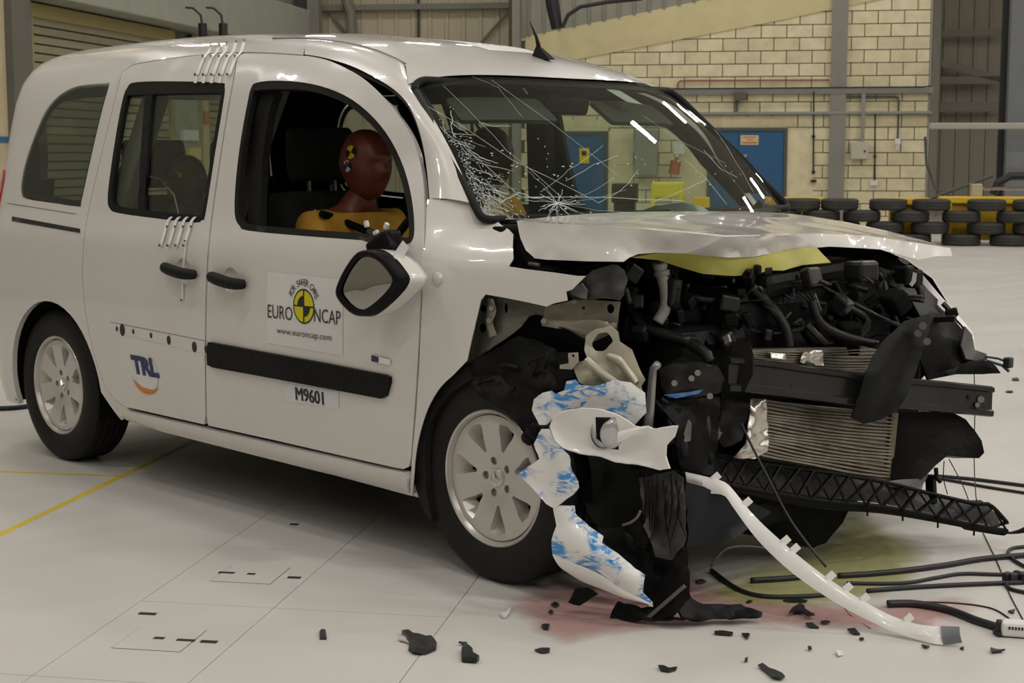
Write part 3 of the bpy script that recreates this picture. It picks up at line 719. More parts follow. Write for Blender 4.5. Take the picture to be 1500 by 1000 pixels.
# ---- sliding door
BGAP = [(347, 78), (343, 110), (333, 165), (322, 235), (312, 305), (305, 370), (302, 440), (301, 520), (302, 623)]
def shift(pts, dx, dz=0): return [(p[0]+dx, p[1]+dz) for p in pts]
g = 0.005
sl = [SP(p[0], p[1]+1.2) for p in spline([(346, 76), (300, 79), (240, 86), (195, 94)], 5)]
sl += shift(curve_px(SLREAR), g)[:-1]
sl += [SP(190, 597), SP(250, 610.5), SP(299, 621.5)]
sl += list(reversed(shift(curve_px(BGAP), -g)))[1:-1]
hc2 = SP(268, 397)
def circ(c, rx, rz=None, n=20): rz = rz or rx; return [(c[0]+rx*math.cos(2*math.pi*i/n), c[1]+rz*math.sin(2*math.pi*i/n)) for i in range(n)]
PAN['slide'] = panel('sliding_door', sl, [swin, circ(hc2, .046)], parent=van)
PAN['sseal'] = band('window_seal', inset(swin, -.004), .030, BLKR, PAN['slide'], -0.002, .018)
sgl = inset(swin, .026)
PAN['sglass'] = panel('door_window', sgl, (), .004, GLASS, PAN['slide'], .06, -.014)
dv = [SP(216, 121), SP(226, 121), SP(209, 318), SP(200, 317)]
PAN['sdiv'] = panel('window_divider', dv, (), .014, BLKR, PAN['slide'], .04, -.004)
# ---- front door
FEDGE = [(444, 81), (470, 85.5), (492, 93), (525, 110), (550, 130), (575, 157), (595, 186), (609, 216), (616, 243), (620, 272), (621, 305), (619, 360), (616, 430), (612, 520), (607, 600), (602, 668)]
fd = [SP(p[0], p[1]+1.0) for p in spline([(444, 81), (400, 78), (349, 77)], 4)][:-1]
fd += shift(curve_px(BGAP), g)[1:-1]
fd += [SP(305, 623), SP(400, 644), SP(500, 667), SP(575, 684), SP(591, 687), SP(599, 683)]
fd += list(reversed(curve_px(FEDGE, 4)))[:-1]
hc1 = SP(338, 411)
PAN['front'] = panel('front_door', fd, [fwin, circ(hc1, .046)], parent=van)
fsl = inset(fwin, -.004)
PAN['fseal'] = band('window_seal', fsl, .026, BLKR, PAN['front'], -0.002, .02)
# inner frame of the open window (black channel at the rear edge)
wch = [SP(372, 128), SP(396, 126), SP(384, 160), SP(374, 230), SP(370, 300), SP(369, 336), SP(352, 332), SP(354, 260), SP(362, 170)]
panel('window_channel', wch, (), .03, BLKR, PAN['front'], .04, -.03)
# ---- sill
sill = [SP(186, 600), SP(300, 626), SP(450, 660), SP(560, 684.5), SP(597, 691), SP(601, 700), SP(600, 726), SP(450, 686), (0.85, .235), (.62, .25), (.56, .27)]
def SILL(x, q):
    p = SQ(x, q); b = max(0.0, 1-((q-.275)/.055)**2)**.5 if abs(q-.275) < .055 else 0
    p.y -= .018*b-.004; return p
PAN['sill'] = surf_panel('sill', sill, (), SILL, .03, [PAINT, DARK], van, .016)
# lower step line of the sill
panel('sill_flange', [(.58, .235), (2.26, .195), (2.26, .23), (.62, .262)], (), .012, [PAINT, DARK], PAN['sill'], .03, -.028)
# ---- front wing
FW = [(629, 291), (660, 292), (692, 294), (712, 310), (735, 330), (752, 343), (751, 360), (752, 378), (745, 390), (770, 394), (812, 399), (846, 404), (858, 404), (846, 416), (838, 424), (829, 427), (831, 440), (812, 444), (800, 449), (775, 443), (740, 436), (711, 431), (704, 440), (697, 470), (690, 500), (684, 528)]
FWA = [(664, 549), (645, 567), (628, 595), (616, 630), (609, 665), (606, 700), (604, 725)]
def ss(t): t = min(1.0, max(0.0, t)); return t*t*(3-2*t)
def hwf(x, z): return hw(x, z)-.115*ss((z-.955)/.11)*ss((x-2.30)/.27)     # wing top rolls in towards the windscreen foot
def WG(x, q): return Vector((x, -hwf(x, q), q))
def wgp(u, v):
    r = ray(u, v)
    def g_(t): p = CAM+r*t; return -p[1]-hwf(p[0], p[2])
    t = 3.0; prev = t
    while g_(t) > 0 and t < 7: prev = t; t += .02
    lo_, hi_ = prev, t
    for _ in range(26):
        m_ = (lo_+hi_)/2
        if g_(m_) > 0: lo_ = m_
        else: hi_ = m_
    p = CAM+r*hi_; return (p[0], p[2])
fwo = [(p[0], p[1]) for p in FW]+[(p[0], p[1]) for p in spline(FWA, 3)]+[(601, 726), (602.5, 690), (610, 600), (615, 520), (619, 430), (622, 360), (625, 305)]
PAN['wing'] = surf_panel('front_wing', [wgp(*p) for p in fwo], (), WG, .003, [PAINT, DARK], van, .035)
# ---- roof
def ycr(x): return ip(x, RX, RY)
dl = [S3(u, v) for u, v in spline(DITCH+[(520, 65.5), (568, 80.5), (594, 94)], 3)]
RX = [-.60]+[p.x for p in dl if p.x < 1.93]+[2.02]; RY = [.60]+[abs(p.y) for p in dl if p.x < 1.93]+[.662]
def hdr(s): return 2.020+.065*(1-s*s)
v = []; f = []; nx, ny = 60, 40
for i in range(nx+1):
    for j in range(ny+1):
        s = -1+2*j/ny; x = -.55+(hdr(s)+.55)*(i/nx)**.97; y = s*ycr(x)
        v.append(Vector((x, y, roofz(x, y))))
for i in range(nx):
    for j in range(ny): a = i*(ny+1)+j; f.append((a, a+ny+1, a+ny+2, a+1))
n0 = len(v); v += [p-Vector((0, 0, .03)) for p in v]; fm = [0]*len(f); f2 = [tuple(k+n0 for k in reversed(q)) for q in f]
PAN['roof'] = mk('roof', v, f+f2, [PAINT, CABIN], van, True, fm+[1]*len(f2))
for (x0, x1, y0, y1, m_, nm) in ((1.42, 1.72, -.02, .26, WHT, 'roof_sheet'), (1.30, 1.33, .02, .30, NAVY, 'roof_lettering'), (1.36, 1.38, .04, .26, NAVY, 'roof_lettering'), (1.50, 1.515, .04, .20, NAVY, 'roof_lettering'), (1.58, 1.59, .02, .2, NAVY, 'roof_lettering')):
    vv = []; ff = []
    for i_ in range(9):
        for j_ in range(9): xx, yy = x0+(x1-x0)*i_/8, y0+(y1-y0)*j_/8; vv.append(Vector((xx, yy, roofz(xx, yy)+(.0012 if m_ is WHT else .0024))))
    for i_ in range(8):
        for j_ in range(8):
            if m_ is NAVY and j_ % 3 == 1: continue
            k_ = i_*9+j_; ff.append((k_, k_+9, k_+10, k_+1))
    mk(nm, vv, ff, m_, PAN['roof'])
# roof ditch strip
for sg in (-1, 1):
    pts = [Vector((p.x, sg*abs(p.y), p.z+.001)) for p in dl if 1.0 < p.x]
    MB().tube(pts, .0045, 6).build('roof_seam', GREY, PAN['roof'], True)
# ---- windscreen
def WS(s, t, off=0.0):
    c = 1-s*s; tx, ty = hdr(s)+.004, .655*s; top = Vector((tx, ty, roofz(tx, ty)-.006)); bot = Vector((2.475+.16*c, .77*s, 1.065-.01*c))
    return top.lerp(bot, t)+Vector((.66, 0, .75))*(off+.022*math.sin(math.pi*t))
def WS2(a, b): return WS(a/.67, b/.75)
wso = rounded([(-.67, 0, .05), (.67, 0, .05), (.67, .75, .03), (-.67, .75, .03)], .05)
def wpanel(name, o, holes, t, m, off, grid, parent): return surf_panel(name, [tuple(p) for p in reversed(o)], holes, WS2, t, m, parent, grid, off, True)
PAN['ws'] = wpanel('windscreen', wso, (), .005, GLASS, 0, .06, van)
PAN['wsfrit'] = wpanel('windscreen_edge', wso, [[tuple(p) for p in inset(wso, .030)]], .004, BLK, -.008, .04, PAN['ws'])
# seal around it
MB().tube([WS2(*p)+Vector((.004, 0, .004)) for p in list(wso)+[wso[0]]], .013, 8).build('windscreen_seal', BLKR, PAN['ws'], True)
# ---- A-pillars
CA = spline([(446, 79.5), (475, 84.5), (515, 96.5), (550, 114), (577, 131), (598, 153), (612, 184), (621, 220), (626, 255), (629, 291)], 4)
ca3 = [S3(u, v) for u, v in CA]
cb3 = [S3(u, v) for u, v in spline([(454, 57), (490, 60), (520, 65.5), (545, 72), (568, 80.5), (590, 91)], 4)] + [WS(-1.0, t, .004) for t in np.linspace(.03, .90, 22)]
def resamp(c, n):
    c = [Vector(p) for p in c]; L = [0]
    for a, b in zip(c[:-1], c[1:]): L.append(L[-1]+(b-a).length)
    o = []
    for k in range(n):
        d = L[-1]*k/(n-1); i = min(len(c)-2, max(0, int(np.searchsorted(L, d))-1)); w_ = (d-L[i])/max(1e-9, L[i+1]-L[i]); o.append(c[i].lerp(c[i+1], min(1, max(0, w_))))
    return o
def loft(name, A, B, bulge, m, parent, n=40, k=8, mirror=False, t=.012):
    A, B = resamp(A, n), resamp(B, n); v = []; f = []
    for i in range(n):
        d = B[i]-A[i]; tg = (A[min(i+1, n-1)]-A[max(i-1, 0)])+(B[min(i+1, n-1)]-B[max(i-1, 0)]); nn = tg.cross(d)
        if nn.length > 1e-9: nn.normalize()
        if nn.dot(Vector((.3, -1, .5))) < 0: nn = -nn
        for j in range(k+1):
            s = j/k; p = A[i].lerp(B[i], s)+nn*bulge*min(1, d.length/.12)*4*s*(1-s); v.append(p)
    nv = len(v); v += [p-Vector((.02, .0, .0))-Vector((0, -t*1.5, t)) for p in v]
    for i in range(n-1):
        for j in range(k): a = i*(k+1)+j; f.append((a, a+1, a+k+2, a+k+1))
    f2 = [tuple(x+nv for x in reversed(q)) for q in f]; mi = [0]*len(f)+[1]*len(f)
    f = f+f2
    if mirror: v = [Vector((p.x, -p.y, p.z)) for p in v]; f = [tuple(reversed(q)) for q in f]
    return mk(name, v, f, [m, CABIN], parent, True, mi)
for mir in (False, True): loft('windscreen_pillar', ca3, cb3, .014, PAINT, van, mirror=mir)
# black door rubber filling the sprung gap at the pillar
ga = [S3(u-1.5, v+1.5)+Vector((0, .03, 0)) for u, v in CA[3:]]
MB().tube(ga, .012, 8).build('door_rubber', BLKR, van, True)
gb = [S3(u, v)+Vector((-.03, .10, -.02)) for u, v in CA[6:-3]]
MB().tube(gb, .02, 8).build('pillar_trim', CABIN, van, True)
# ---- mirrored far side
def mirror_of(o, parent):
    me = o.data.copy(); bm = bmesh.new(); bm.from_mesh(me)
    for q in bm.verts: q.co.y = -q.co.y
    bmesh.ops.reverse_faces(bm, faces=bm.faces); bm.to_mesh(me); bm.free()
    n = bpy.data.objects.new(o.name.split('.')[0], me); link(n, parent); return n
far = {}
for k, par in (('side', None), ('qglass', 'side'), ('qfrit', 'side'), ('slide', None), ('sseal', 'slide'), ('sglass', 'slide'), ('sdiv', 'slide'), ('front', None), ('fseal', 'front'), ('sill', None)):
    far[k] = mirror_of(PAN[k], van if par is None else far[par])
o = panel('door_window', inset(fwin, .02), (), .004, GLASS, van, .06, -.014); far['fglass'] = mirror_of(o, far['front']); bpy.data.objects.remove(o)
# ---- tail: tailgate, lamps, bumper
v = []; f = []; ny, nz = 24, 24
for j in range(nz+1):
    z = .25+(1.70-.25)*j/nz
    for i in range(ny+1):
        s = -1+2*i/ny; y = s*hw(-.556, min(z, 1.60))*.985*(1 if z < 1.6 else 1-.3*(z-1.6)/.1); v.append(Vector((-.558-.05*(1-s*s)-(0 if z < 1.5 else -.03*(z-1.5)/.2), y, z)))
for j in range(nz):
    for i in range(ny):
        zc_ = .25+1.45*(j+.5)/nz; s = -1+2*(i+.5)/ny
        if 1.05 < zc_ < 1.52 and abs(s) < .93: continue
        a = j*(ny+1)+i; f.append((a, a+ny+1, a+ny+2, a+1))
tg = mk('tailgate', v, f, PAINT, van, True)
MB().box((-.60, 0, 1.285), (.006, 1.18, .49), None).build('rear_window', TINT, tg)
for sg in (-1, 1):
    lo = [(-.566, 1.15), (-.440, 1.195), (-.425, 1.17), (-.430, 1.08), (-.452, .85), (-.47, .68), (-.563, .66)]
    o = surf_panel('tail_lamp', lo, (), lambda x, q: SQ(x, q, -1), .02, [RED, DARK], van, .03, .006)
    if sg > 0: mirror_of(o, van); bpy.data.objects.remove(o)
o = panel('rear_bumper_strip', [(-.562, .62), (-.46, .62), (-.455, .42), (-.562, .42)], (), .01, [BLK, BLK], van, .03, .004)
# ---- underbody, firewall, wheel housings
mb = MB(); mb.box((1.05, 0, .26), (3.2, 1.60, .10), None, .02); mb.box((1.05, 0, .205), (2.9, .8, .06), None, .02); mb.build('floor_pan', DARK, van)
for x in (0.02, 2.62):
    for sg in (-1, 1):
        a = arch(x, .31, .36 if x < 1 else .345, -15, 195); v = []; f = []
        for (px, pz) in a: v += [Vector((px, sg*.875 if x < 1 else sg*.80, pz)), Vector((px, sg*.55, pz))]
        for i in range(len(a)-1): f.append((2*i, 2*i+1, 2*i+3, 2*i+2))
        b0 = len(v); 
        for (px, pz) in a: v.append(Vector((px, sg*.55, pz)))
        f.append(tuple(range(b0, len(v))))
        mk('wheel_housing', v, f, DARK, van)
# beltline rail under the quarter window: the sliding-door track and seam
panel('door_track', [SP(18, 317), SP(117, 335), SP(117, 341), SP(18, 324)], (), .01, [INK, INK], PAN['side'], .04, .002)
panel('panel_seam', [SP(11, 297), SP(117, 313.8), SP(117, 315), SP(11, 298.2)], (), .002, [GREY, GREY], PAN['side'], .05, .0012)

# ---- wheels
def wheel(loc, steer=0.0, side=-1):
    w_ = 0.195; R = .315; prof = []
    prof = [(.198, -.070), (.205, -.084), (.212, -.088), (.235, -.0955), (.262, -.0975), (.285, -.093), (.302, -.083), (.310, -.074)]
    tread = []; ys = np.linspace(-.070, .070, 6)
    for i in range(5):
        tread += [(R-.0005*abs(i-2), ys[i]+.004), (R-.0005*abs(i-2), ys[i+1]-.004), (R-.008, ys[i+1]-.003), (R-.008, ys[i+1]+.003)]
    prof += [(.3135, -.069)]+tread[:-2]+[(.310, .074), (.302, .083), (.285, .093), (.262, .0975), (.235, .0955), (.205, .084), (.198, .07)]
    loc = Vector(loc); tyre = MB(); tyre.lathe(prof, 72, loc, 'y')
    if steer:
        rot = Matrix.Translation(loc) @ Matrix.Rotation(steer, 4, 'Z') @ Matrix.Translation(-loc)
        tyre.v = [rot @ p for p in tyre.v]
    else: rot = Matrix.Identity(4)
    if side > 0: pass
    ty = smooth_by_angle(tyre.build('tyre', TYRE, van), 35)
    def place(mb): 
        mb.v = [rot @ (Vector((p.x, p.y*(1 if side < 0 else -1), p.z))+loc) for p in mb.v]
        if side > 0: mb.f = [tuple(reversed(q)) for q in mb.f]
        return mb
    # rim barrel and lip
    rb = MB(); rb.lathe([(.192, .08), (.186, .05), (.178, -.03), (.184, -.060), (.190, -.070), (.1965, -.0845), (.2015, -.0875), (.2055, -.084), (.206, -.074), (.198, -.05), (.198, .08)], 64)
    rim = smooth_by_angle(place(rb).build('rim', SILV, van), 30)
    # spoked face: seven openings
    def face_y(r): return ip(r, [0, .045, .06, .09, .14, .175, .19], [-.060, -.060, -.0625, -.068, -.074, -.076, -.072])
    def FS(x, z): r = math.hypot(x, z); return Vector((x, face_y(r), z))
    holes = []
    for k in range(7):
        th = R_(90+360/7*(k+.5)+6)
        hp = [(.084, -.06), (.110, -.125), (.148, -.205), (.166, -.20), (.171, 0), (.166, .20), (.148, .205), (.110, .125), (.084, .06)]
        holes.append([(r*math.cos(th+a), r*math.sin(th+a)) for r, a in rounded(hp, .008, 2)])
    for k in range(5):
        th = R_(90+72*k+18); c = (.050*math.cos(th), .050*math.sin(th)); holes.append(circ(c, .0125, n=12))
    V, tri = fill2d(circ((0, 0), .187, n=56), holes, .02); P = [FS(p.x, p.y) for p in V]
    fm = MB(); n = len(P); fv = list(P)+[Vector((p.x*1.0, p.y+.045, p.z)) for p in P]; ff = [tuple(q) for q in tri]; cnt = set()
    for q in tri:
        for i in range(3): cnt.add((q[i], q[(i+1) % 3]))
    fm.add(fv, ff); fm.add(fv, [])
    rv = []; rf = []
    for (a, b) in cnt:
        if (b, a) not in cnt:
            k = len(rv); cen = None
            for h in holes[:7]:
                hc = np.mean(np.array([list(q) for q in h]), 0)
                if math.hypot(P[a].x-hc[0], P[a].z-hc[1]) < .055 and math.hypot(P[a].x, P[a].z) > .075: cen = Vector((hc[0]*.88, 0, hc[1]*.88))
            def deep(p): q = p+Vector((0, .045, 0)); return q if cen is None else Vector((q.x+(cen.x-q.x)*.5, q.y, q.z+(cen.z-q.z)*.5))
            rv += [P[a], P[b], deep(P[b]), deep(P[a])]; rf.append((k+1, k, k+3, k+2))
    fm.add(rv, rf)
    fo = smooth_by_angle(place(fm).build('spoke_face', SILV, van), 28)
    hubm = MB(); hubm.lathe([(0, -.0655), (.024, -.0655), (.028, -.063), (.029, -.058)], 28); smooth_by_angle(place(hubm).build('hub_cap', SILV, rim), 30)
    st = MB(); st.lathe([(.0215, -.0655), (.0225, -.068), (.0245, -.068), (.0255, -.0655)], 28)
    for k in range(3):
        th = R_(90+120*k+20); d = Vector((math.cos(th), 0, math.sin(th))); nrm = Vector((-d.z, 0, d.x))
        st.add([Vector((0, -.070, 0)), nrm*.004+Vector((0, -.0655, 0)), d*.022+Vector((0, -.067, 0)), -nrm*.004+Vector((0, -.0655, 0))], [(0, 1, 2), (0, 2, 3)])
    place(st).build('star_emblem', CHROME, rim)
    for k in range(5):
        th = R_(90+72*k+18); b = MB(); c = Vector((.050*math.cos(th), 0, .050*math.sin(th)))
        b.lathe([(0, -.052), (.007, -.052), (.0085, -.050), (.0085, -.03)], 10, c); b.lathe([(.0085, -.045), (.013, -.045)], 10, c); place(b).build('wheel_bolt', GREY, rim)
    dk = MB(); dk.lathe([(.03, .0), (.135, .0), (.135, .02), (.178, .03)], 40); dk.lathe([(.178, .03), (.0, .04)], 40); place(dk).build('brake_disc', STEEL, rim)
    vb = MB(); th = R_(-62); vb.tube([Vector((.165*math.cos(th), -.055, .165*math.sin(th))), Vector((.15*math.cos(th), -.07, .15*math.sin(th)))], .004, 6); place(vb).build('valve', INK, rim)
wheel((0.0, -.765, .315)); wheel((0.0, .765, .315), 0, 1)
wheel((2.60, -.760, .315)); wheel((2.68, .760, .315), R_(-6), 1)

# ================================================================== details on the near side
def pxm(p): return FPX/float((np.array(p)-CAM) @ AF)          # image pixels per metre at a point
def surf_shape(name, V, F, c, m, parent, off=.003, label=None):
    """flat shape (metres, a along the car, b up) laid on the body surface around (x, q) = c"""
    P = []
    for a, b in V:
        p = SQ(c[0]+a, c[1]+b); P.append(p+Vector((0, -off, 0)))
    o = mk(name, P, F, m, parent, False, None, label); return o
def poly(pts): return pts, [tuple(range(len(pts)))]
def ring(r0, r1, a0=0, a1=360, n=36):
    v = []; f = []
    for i in range(n+1):
        t = R_(a0+(a1-a0)*i/n); v += [(r0*math.cos(t), r0*math.sin(t)), (r1*math.cos(t), r1*math.sin(t))]
    for i in range(n): f.append((2*i, 2*i+1, 2*i+3, 2*i+2))
    return v, f
def sector(r, a0, a1, n=12): return poly([(0, 0)]+[(r*math.cos(R_(a0+(a1-a0)*i/n)), r*math.sin(R_(a0+(a1-a0)*i/n))) for i in range(n+1)])
FD = PAN['front']; SD = PAN['slide']
# door handles
def handle(c, parent):
    base = SQ(*c)
    d = MB(); 
    for (rr, dep) in ((.048, .0), (.046, .008), (.038, .022), (.022, .030), (.0, .032)):
        pass
    prof = [(.0475, .001), (.044, .010), (.035, .022), (.02, .030), (0.0005, .032)]
    nn = (SQ(c[0], c[1]+.01)-SQ(c[0], c[1]-.01)).cross(Vector((1, 0, 0))).normalized()
    if nn.y > 0: nn = -nn
    ex = Vector((1, 0, 0)); ez = ex.cross(nn)
    if ez.z < 0: ez = -ez
    vs = []; fs = []; N = 24
    for (r, h) in prof:
        for i in range(N): t = 2*math.pi*i/N; vs.append(base+ex*r*math.cos(t)+ez*r*math.sin(t)-nn*h)
    for j in range(len(prof)-1):
        for i in range(N): fs.append((j*N+i, j*N+(i+1) % N, (j+1)*N+(i+1) % N, (j+1)*N+i))
    mk('handle_cup', vs, fs, PAINT, parent, True)
    pts = [(-.098, .010, .006), (-.085, .010, .022), (-.05, .008, .036), (0, .002, .040), (.05, -.004, .038), (.085, -.006, .024), (.096, -.006, .006)]
    P = [base+ex*a+ez*b+nn*h for a, b, h in spline(pts, 4)]
    rr = [.012+.009*math.sin(math.pi*min(1, max(0, i/(len(P)-1))))**.4 for i in range(len(P))]
    MB().tube(P, rr, 10).build('door_handle', BLKR, parent, True)
handle(hc2, SD); handle(hc1, FD)
# side moulding on the front door
mo = [SP(*p) for p in ((309, 500.5), (380, 513.5), (480, 531.5), (568, 548.5), (574.5, 552), (574.5, 560), (569, 579), (563, 583), (480, 567.5), (380, 549), (316, 537.5), (308, 533.5), (307, 510))]
panel('side_moulding', mo, (), .016, [BLK, BLK], FD, .03, .014)
# chrome badge and round repeater
cb = SP(560, 527); V, F = poly(rounded([(-.045, -.008), (.045, -.012), (.045, .006), (-.045, .012)], .005)); surf_shape('badge', V, F, cb, CHROME, FD, .006)
V, F = poly(rounded([(-.045, -.008), (-.012, -.009), (-.012, .008), (-.045, .012)], .004)); surf_shape('badge_letter', V, F, cb, NAVY, FD, .0075)
rp = S3(641, 408); MB().lathe([(0, -.014), (.012, -.013), (.02, -.006), (.0215, .004)], 24, rp).build('side_repeater', mat('repeater', (0.52, .5, .46), .15, coat=1), PAN['wing'], True)
# sticker film on the front door
ck = SP(447, 452); S3k = SQ(*ck); sc = pxm(S3k)
st = [SP(392, 397), SP(503, 409), SP(503, 521), SP(392, 502)]
st = [(a-ck[0], b-ck[1]) for a, b in st]
V, tri = fill2d(st, (), .08); surf_shape('door_sticker', [(p.x, p.y) for p in V], tri, ck, mat('sticker_film', (.72, .705, .70), .3), FD, .0015)
cc = SP(446, 448.5); rr = 24.5/sc*1.02; OF = .0032
V, F = sector(rr, 0, 360, 40); surf_shape('logo_disc', V[1:-1], [tuple(range(len(V)-2))], cc, mat('logo_yellow', (.66, .57, .0), .4), FD, OF-.0004)
V, F = ring(rr*.94, rr*1.03); surf_shape('logo_ring', V, F, cc, INK, FD, OF+.0002)
for w_, h_ in ((rr*.06, rr), (rr, rr*.045)): V, F = poly([(-w_, -h_), (w_, -h_), (w_, h_), (-w_, h_)]); surf_shape('logo_bar', V, F, cc, INK, FD, OF+.0004)
for a0 in (90, 270): V, F = sector(rr*.62, a0, a0+90); surf_shape('logo_sector', V, F, cc, INK, FD, OF+.0006)
def stext(s, size, c, m, parent, sx=1.0, name='lettering', bold=0.0, spacing=1.0, shear=0.0, off=None):
    V, F = text2d(s, size, 'CENTER', spacing, bold); V = [(a*sx+shear*b, b-size*.35) for a, b in V]
    return surf_shape(name, V, F, c, m, parent, off or OF+.0006)
INKT = mat('sticker_ink', (.035, .033, .035), .5)
lw = rr*2.0
def at_px(u, v): return SP(u, v)
stext('EURO', .064, at_px(411, 457.0), INKT, FD, .86)
stext('NCAP', .064, at_px(480, 463), INKT, FD, .84)
stext('www.euroncap.com', .030, at_px(446, 488.5), INKT, FD, 1.22)
# arched line of letters
word = 'FOR SAFER CARS'; ang0, ang1 = 152, 28
for i, ch in enumerate(word):
    if ch == ' ': continue
    th = R_(ang0+(ang1-ang0)*i/(len(word)-1)); V, F = text2d(ch, .031, 'CENTER', 1, 0); ph = th-math.pi/2; R2 = rr*1.22
    W2 = [(R2*math.cos(th)+a*math.cos(ph)-b*math.sin(ph), R2*math.sin(th)+a*math.sin(ph)+b*math.cos(ph)) for a, b in V]
    surf_shape('arched_letter', W2, F, cc, INKT, FD, OF+.0006)
# registration strip M9601
cm = SP(455, 579.5)
V, F = poly([(a-cm[0], b-cm[1]) for a, b in (SP(417, 561), SP(497, 573.5), SP(497, 599), SP(417, 587))]); surf_shape('number_label', V, F, cm, mat('number_film', (.70, .70, .74), .4), FD, .0016)
for k in (-1, 0, 1): stext('M9601', .062, (cm[0]+.0022*k, cm[1]), INK, FD, .96, off=.003+.0002*k, name='number_lettering')
# round blue-lettered sticker on the sliding door
ct = SP(216, 548); rt = 29.0/pxm(SQ(*ct))
V, F = sector(rt, 0, 360, 40); surf_shape('round_sticker', V[1:-1], [tuple(range(len(V)-2))], ct, mat('round_film', (.72, .715, .74), .3), SD, .0018)
stext('TRL', .088, (ct[0]-.006, ct[1]+.030), NAVY, SD, 1.22, bold=.0055, spacing=.93, shear=-.18, off=.003)
sw = []; 
for i in range(17): t = R_(195+(330-195)*i/16); sw.append((.098*math.cos(t)-.012, .075*math.sin(t)-.002))
for i in range(16, -1, -1): t = R_(195+(330-195)*i/16); k = .022*math.sin(math.pi*i/16); sw.append(((.098-k*.8)*math.cos(t)-.012, (.075-k)*math.sin(t)-.002))
V = sw; F = [(i, i+1, 33-i-1, 33-i) for i in range(16)]; surf_shape('sticker_swoosh', V, F, ct, ORG, SD, .003)
# clip holes where the sliding-door moulding came off
for (u, v, r) in ((171.5, 481.5, .010), (179.5, 483, .024), (195.5, 485.5, .010), (221.5, 491, .011), (247.5, 498, .017), (285, 508, .020), (302, 511, .013)):
    c = SP(u, v); V, F = poly([(r*.75*math.cos(2*math.pi*i/14), r*math.sin(2*math.pi*i/14)) for i in range(14)]); surf_shape('clip_hole', V, F, c, INK, SD, .0015)
panel('moulding_bed', [SP(162, 471), SP(304, 499), SP(304, 500), SP(162, 472)], (), .001, [GREY, GREY], SD, .05, .0008)
panel('moulding_bed', [SP(172, 487), SP(304, 519), SP(304, 520), SP(172, 488)], (), .001, [PAINT, GREY], SD, .05, .0012)
# pressing line along doors
# marker tapes: white strips with black arrow ends
TAPE = mat('tape_white', (.85, .84, .82), .3)
def tape(pix, wpx, parent, off=.003, marks=True):
    P = [SP(u, v) for u, v in pix]; A = []; 
    v = []; f = []
    for (u, vv) in spline(pix, 4):
        for s in (-1, 1):
            x, q = SP(u+s*wpx/2, vv); p = SQ(x, q); v.append(p+Vector((0, -off, off*.6)))
    for i in range(len(v)//2-1): f.append((2*i, 2*i+2, 2*i+3, 2*i+1))
    mk('marker_tape', v, f, TAPE, parent)
def arrow(u, v, parent, r=2.3):
    r *= 1.15
    P = [S3(u-r*.7, v-r)+Vector((0, -.009, .006)), S3(u+r*.9, v)+Vector((0, -.009, .006)), S3(u-r*.7, v+r)+Vector((0, -.009, .006))]
    mk('tape_mark', P, [(0, 1, 2)], INK, parent)
for k in range(5):
    u0 = 289+11.8*k
    tape([(u0+22, 66-k), (u0+18, 76), (u0+11, 84), (u0+5, 98), (u0+1, 110)], 4.5, SD if k < 4 else FD)
    arrow(u0, 111.5, SD if k < 4 else FD); arrow(u0+11, 84.5, SD if k < 4 else FD); arrow(u0+23 if k < 3 else u0+25, 69 - 2*k, PAN['side'])
    if k < 4: tape([(u0, 113), (u0-1, 123)], 4.5, SD, .006)
for k in range(4):
    u0 = 237+11.6*k
    tape([(u0+16, 318.5), (u0+11, 324), (u0+8, 333), (u0+3, 350), (u0, 361)], 4.5, SD, .005)
    arrow(u0, 361.5, SD, 2.0); arrow(u0+11, 334, SD, 2.0)
tape([(274, 352), (271, 380), (269, 400), (268.5, 420), (269, 440)], 3.0, SD, .004); arrow(274, 355, SD, 1.8); arrow(269, 441.5, SD, 1.8)
# ---- door mirror hanging on its cables
mir = [PY(u, v, -1.0) for u, v in spline([(554, 366), (573, 376), (590, 396), (596, 409), (588, 425), (566, 447), (545, 461), (528, 459), (512, 445), (503, 430), (506, 414), (518, 390), (535, 369)], 3, True)]
c0 = sum(mir, Vector())/len(mir)
def scaled(P, s, off): return [c0+(p-c0)*s+Vector(off) for p in P]
rings = [scaled(mir, .80, (.0, -.030, 0)), scaled(mir, .90, (.0, -.038, 0)), scaled(mir, 1.0, (0, -.030, 0)), scaled(mir, 1.03, (.01, .0, 0)), scaled(mir, 1.0, (.035, .03, .0)), scaled(mir, .80, (.06, .055, .005)), scaled(mir, .45, (.075, .066, .01)), scaled(mir, .05, (.078, .068, .01))]
n = len(mir); v = [p for r in rings for p in r]; f = []; fm = []
for j in range(len(rings)-1):
    for i in range(n): f.append((j*n+i, j*n+(i+1) % n, (j+1)*n+(i+1) % n, (j+1)*n+i)); fm.append(0 if j < 3 else 1)
mh = mk('mirror_housing', v, f, [BLK, PAINT], FD, True, fm)
gl = scaled(mir, .80, (.0, -.026, 0)); cgl = sum(gl, Vector())/n
mk('mirror_glass', gl+[cgl+Vector((.0, -.004, 0))], [(i, (i+1) % n, n) for i in range(n)], mat('mirror_silver', (.45, .45, .42), .03, metal=1.0, var=.02), FD, True)
mb = MB(); mb.bar(PY(545, 372, -.97), PY(577, 350, -.955), .05, .07, bev=.015); mb.bar(PY(578, 348, -.955), PY(562, 352, -.92), .05, .05, bev=.012); mb.build('mirror_arm', BLK, FD)
ppatch('mirror_arm_cover', [(583, 362, -.99), (590, 352, -.98), (599, 363, -.97), (592, 374, -.98), (588, 384, -.99), (597, 395, -.985), (603, 407, -.98), (598, 425, -.98), (592, 400, -1.0), (576, 382, -1.01), (572, 379, -1.0)], .008, PAINT, FD, grid=.02)
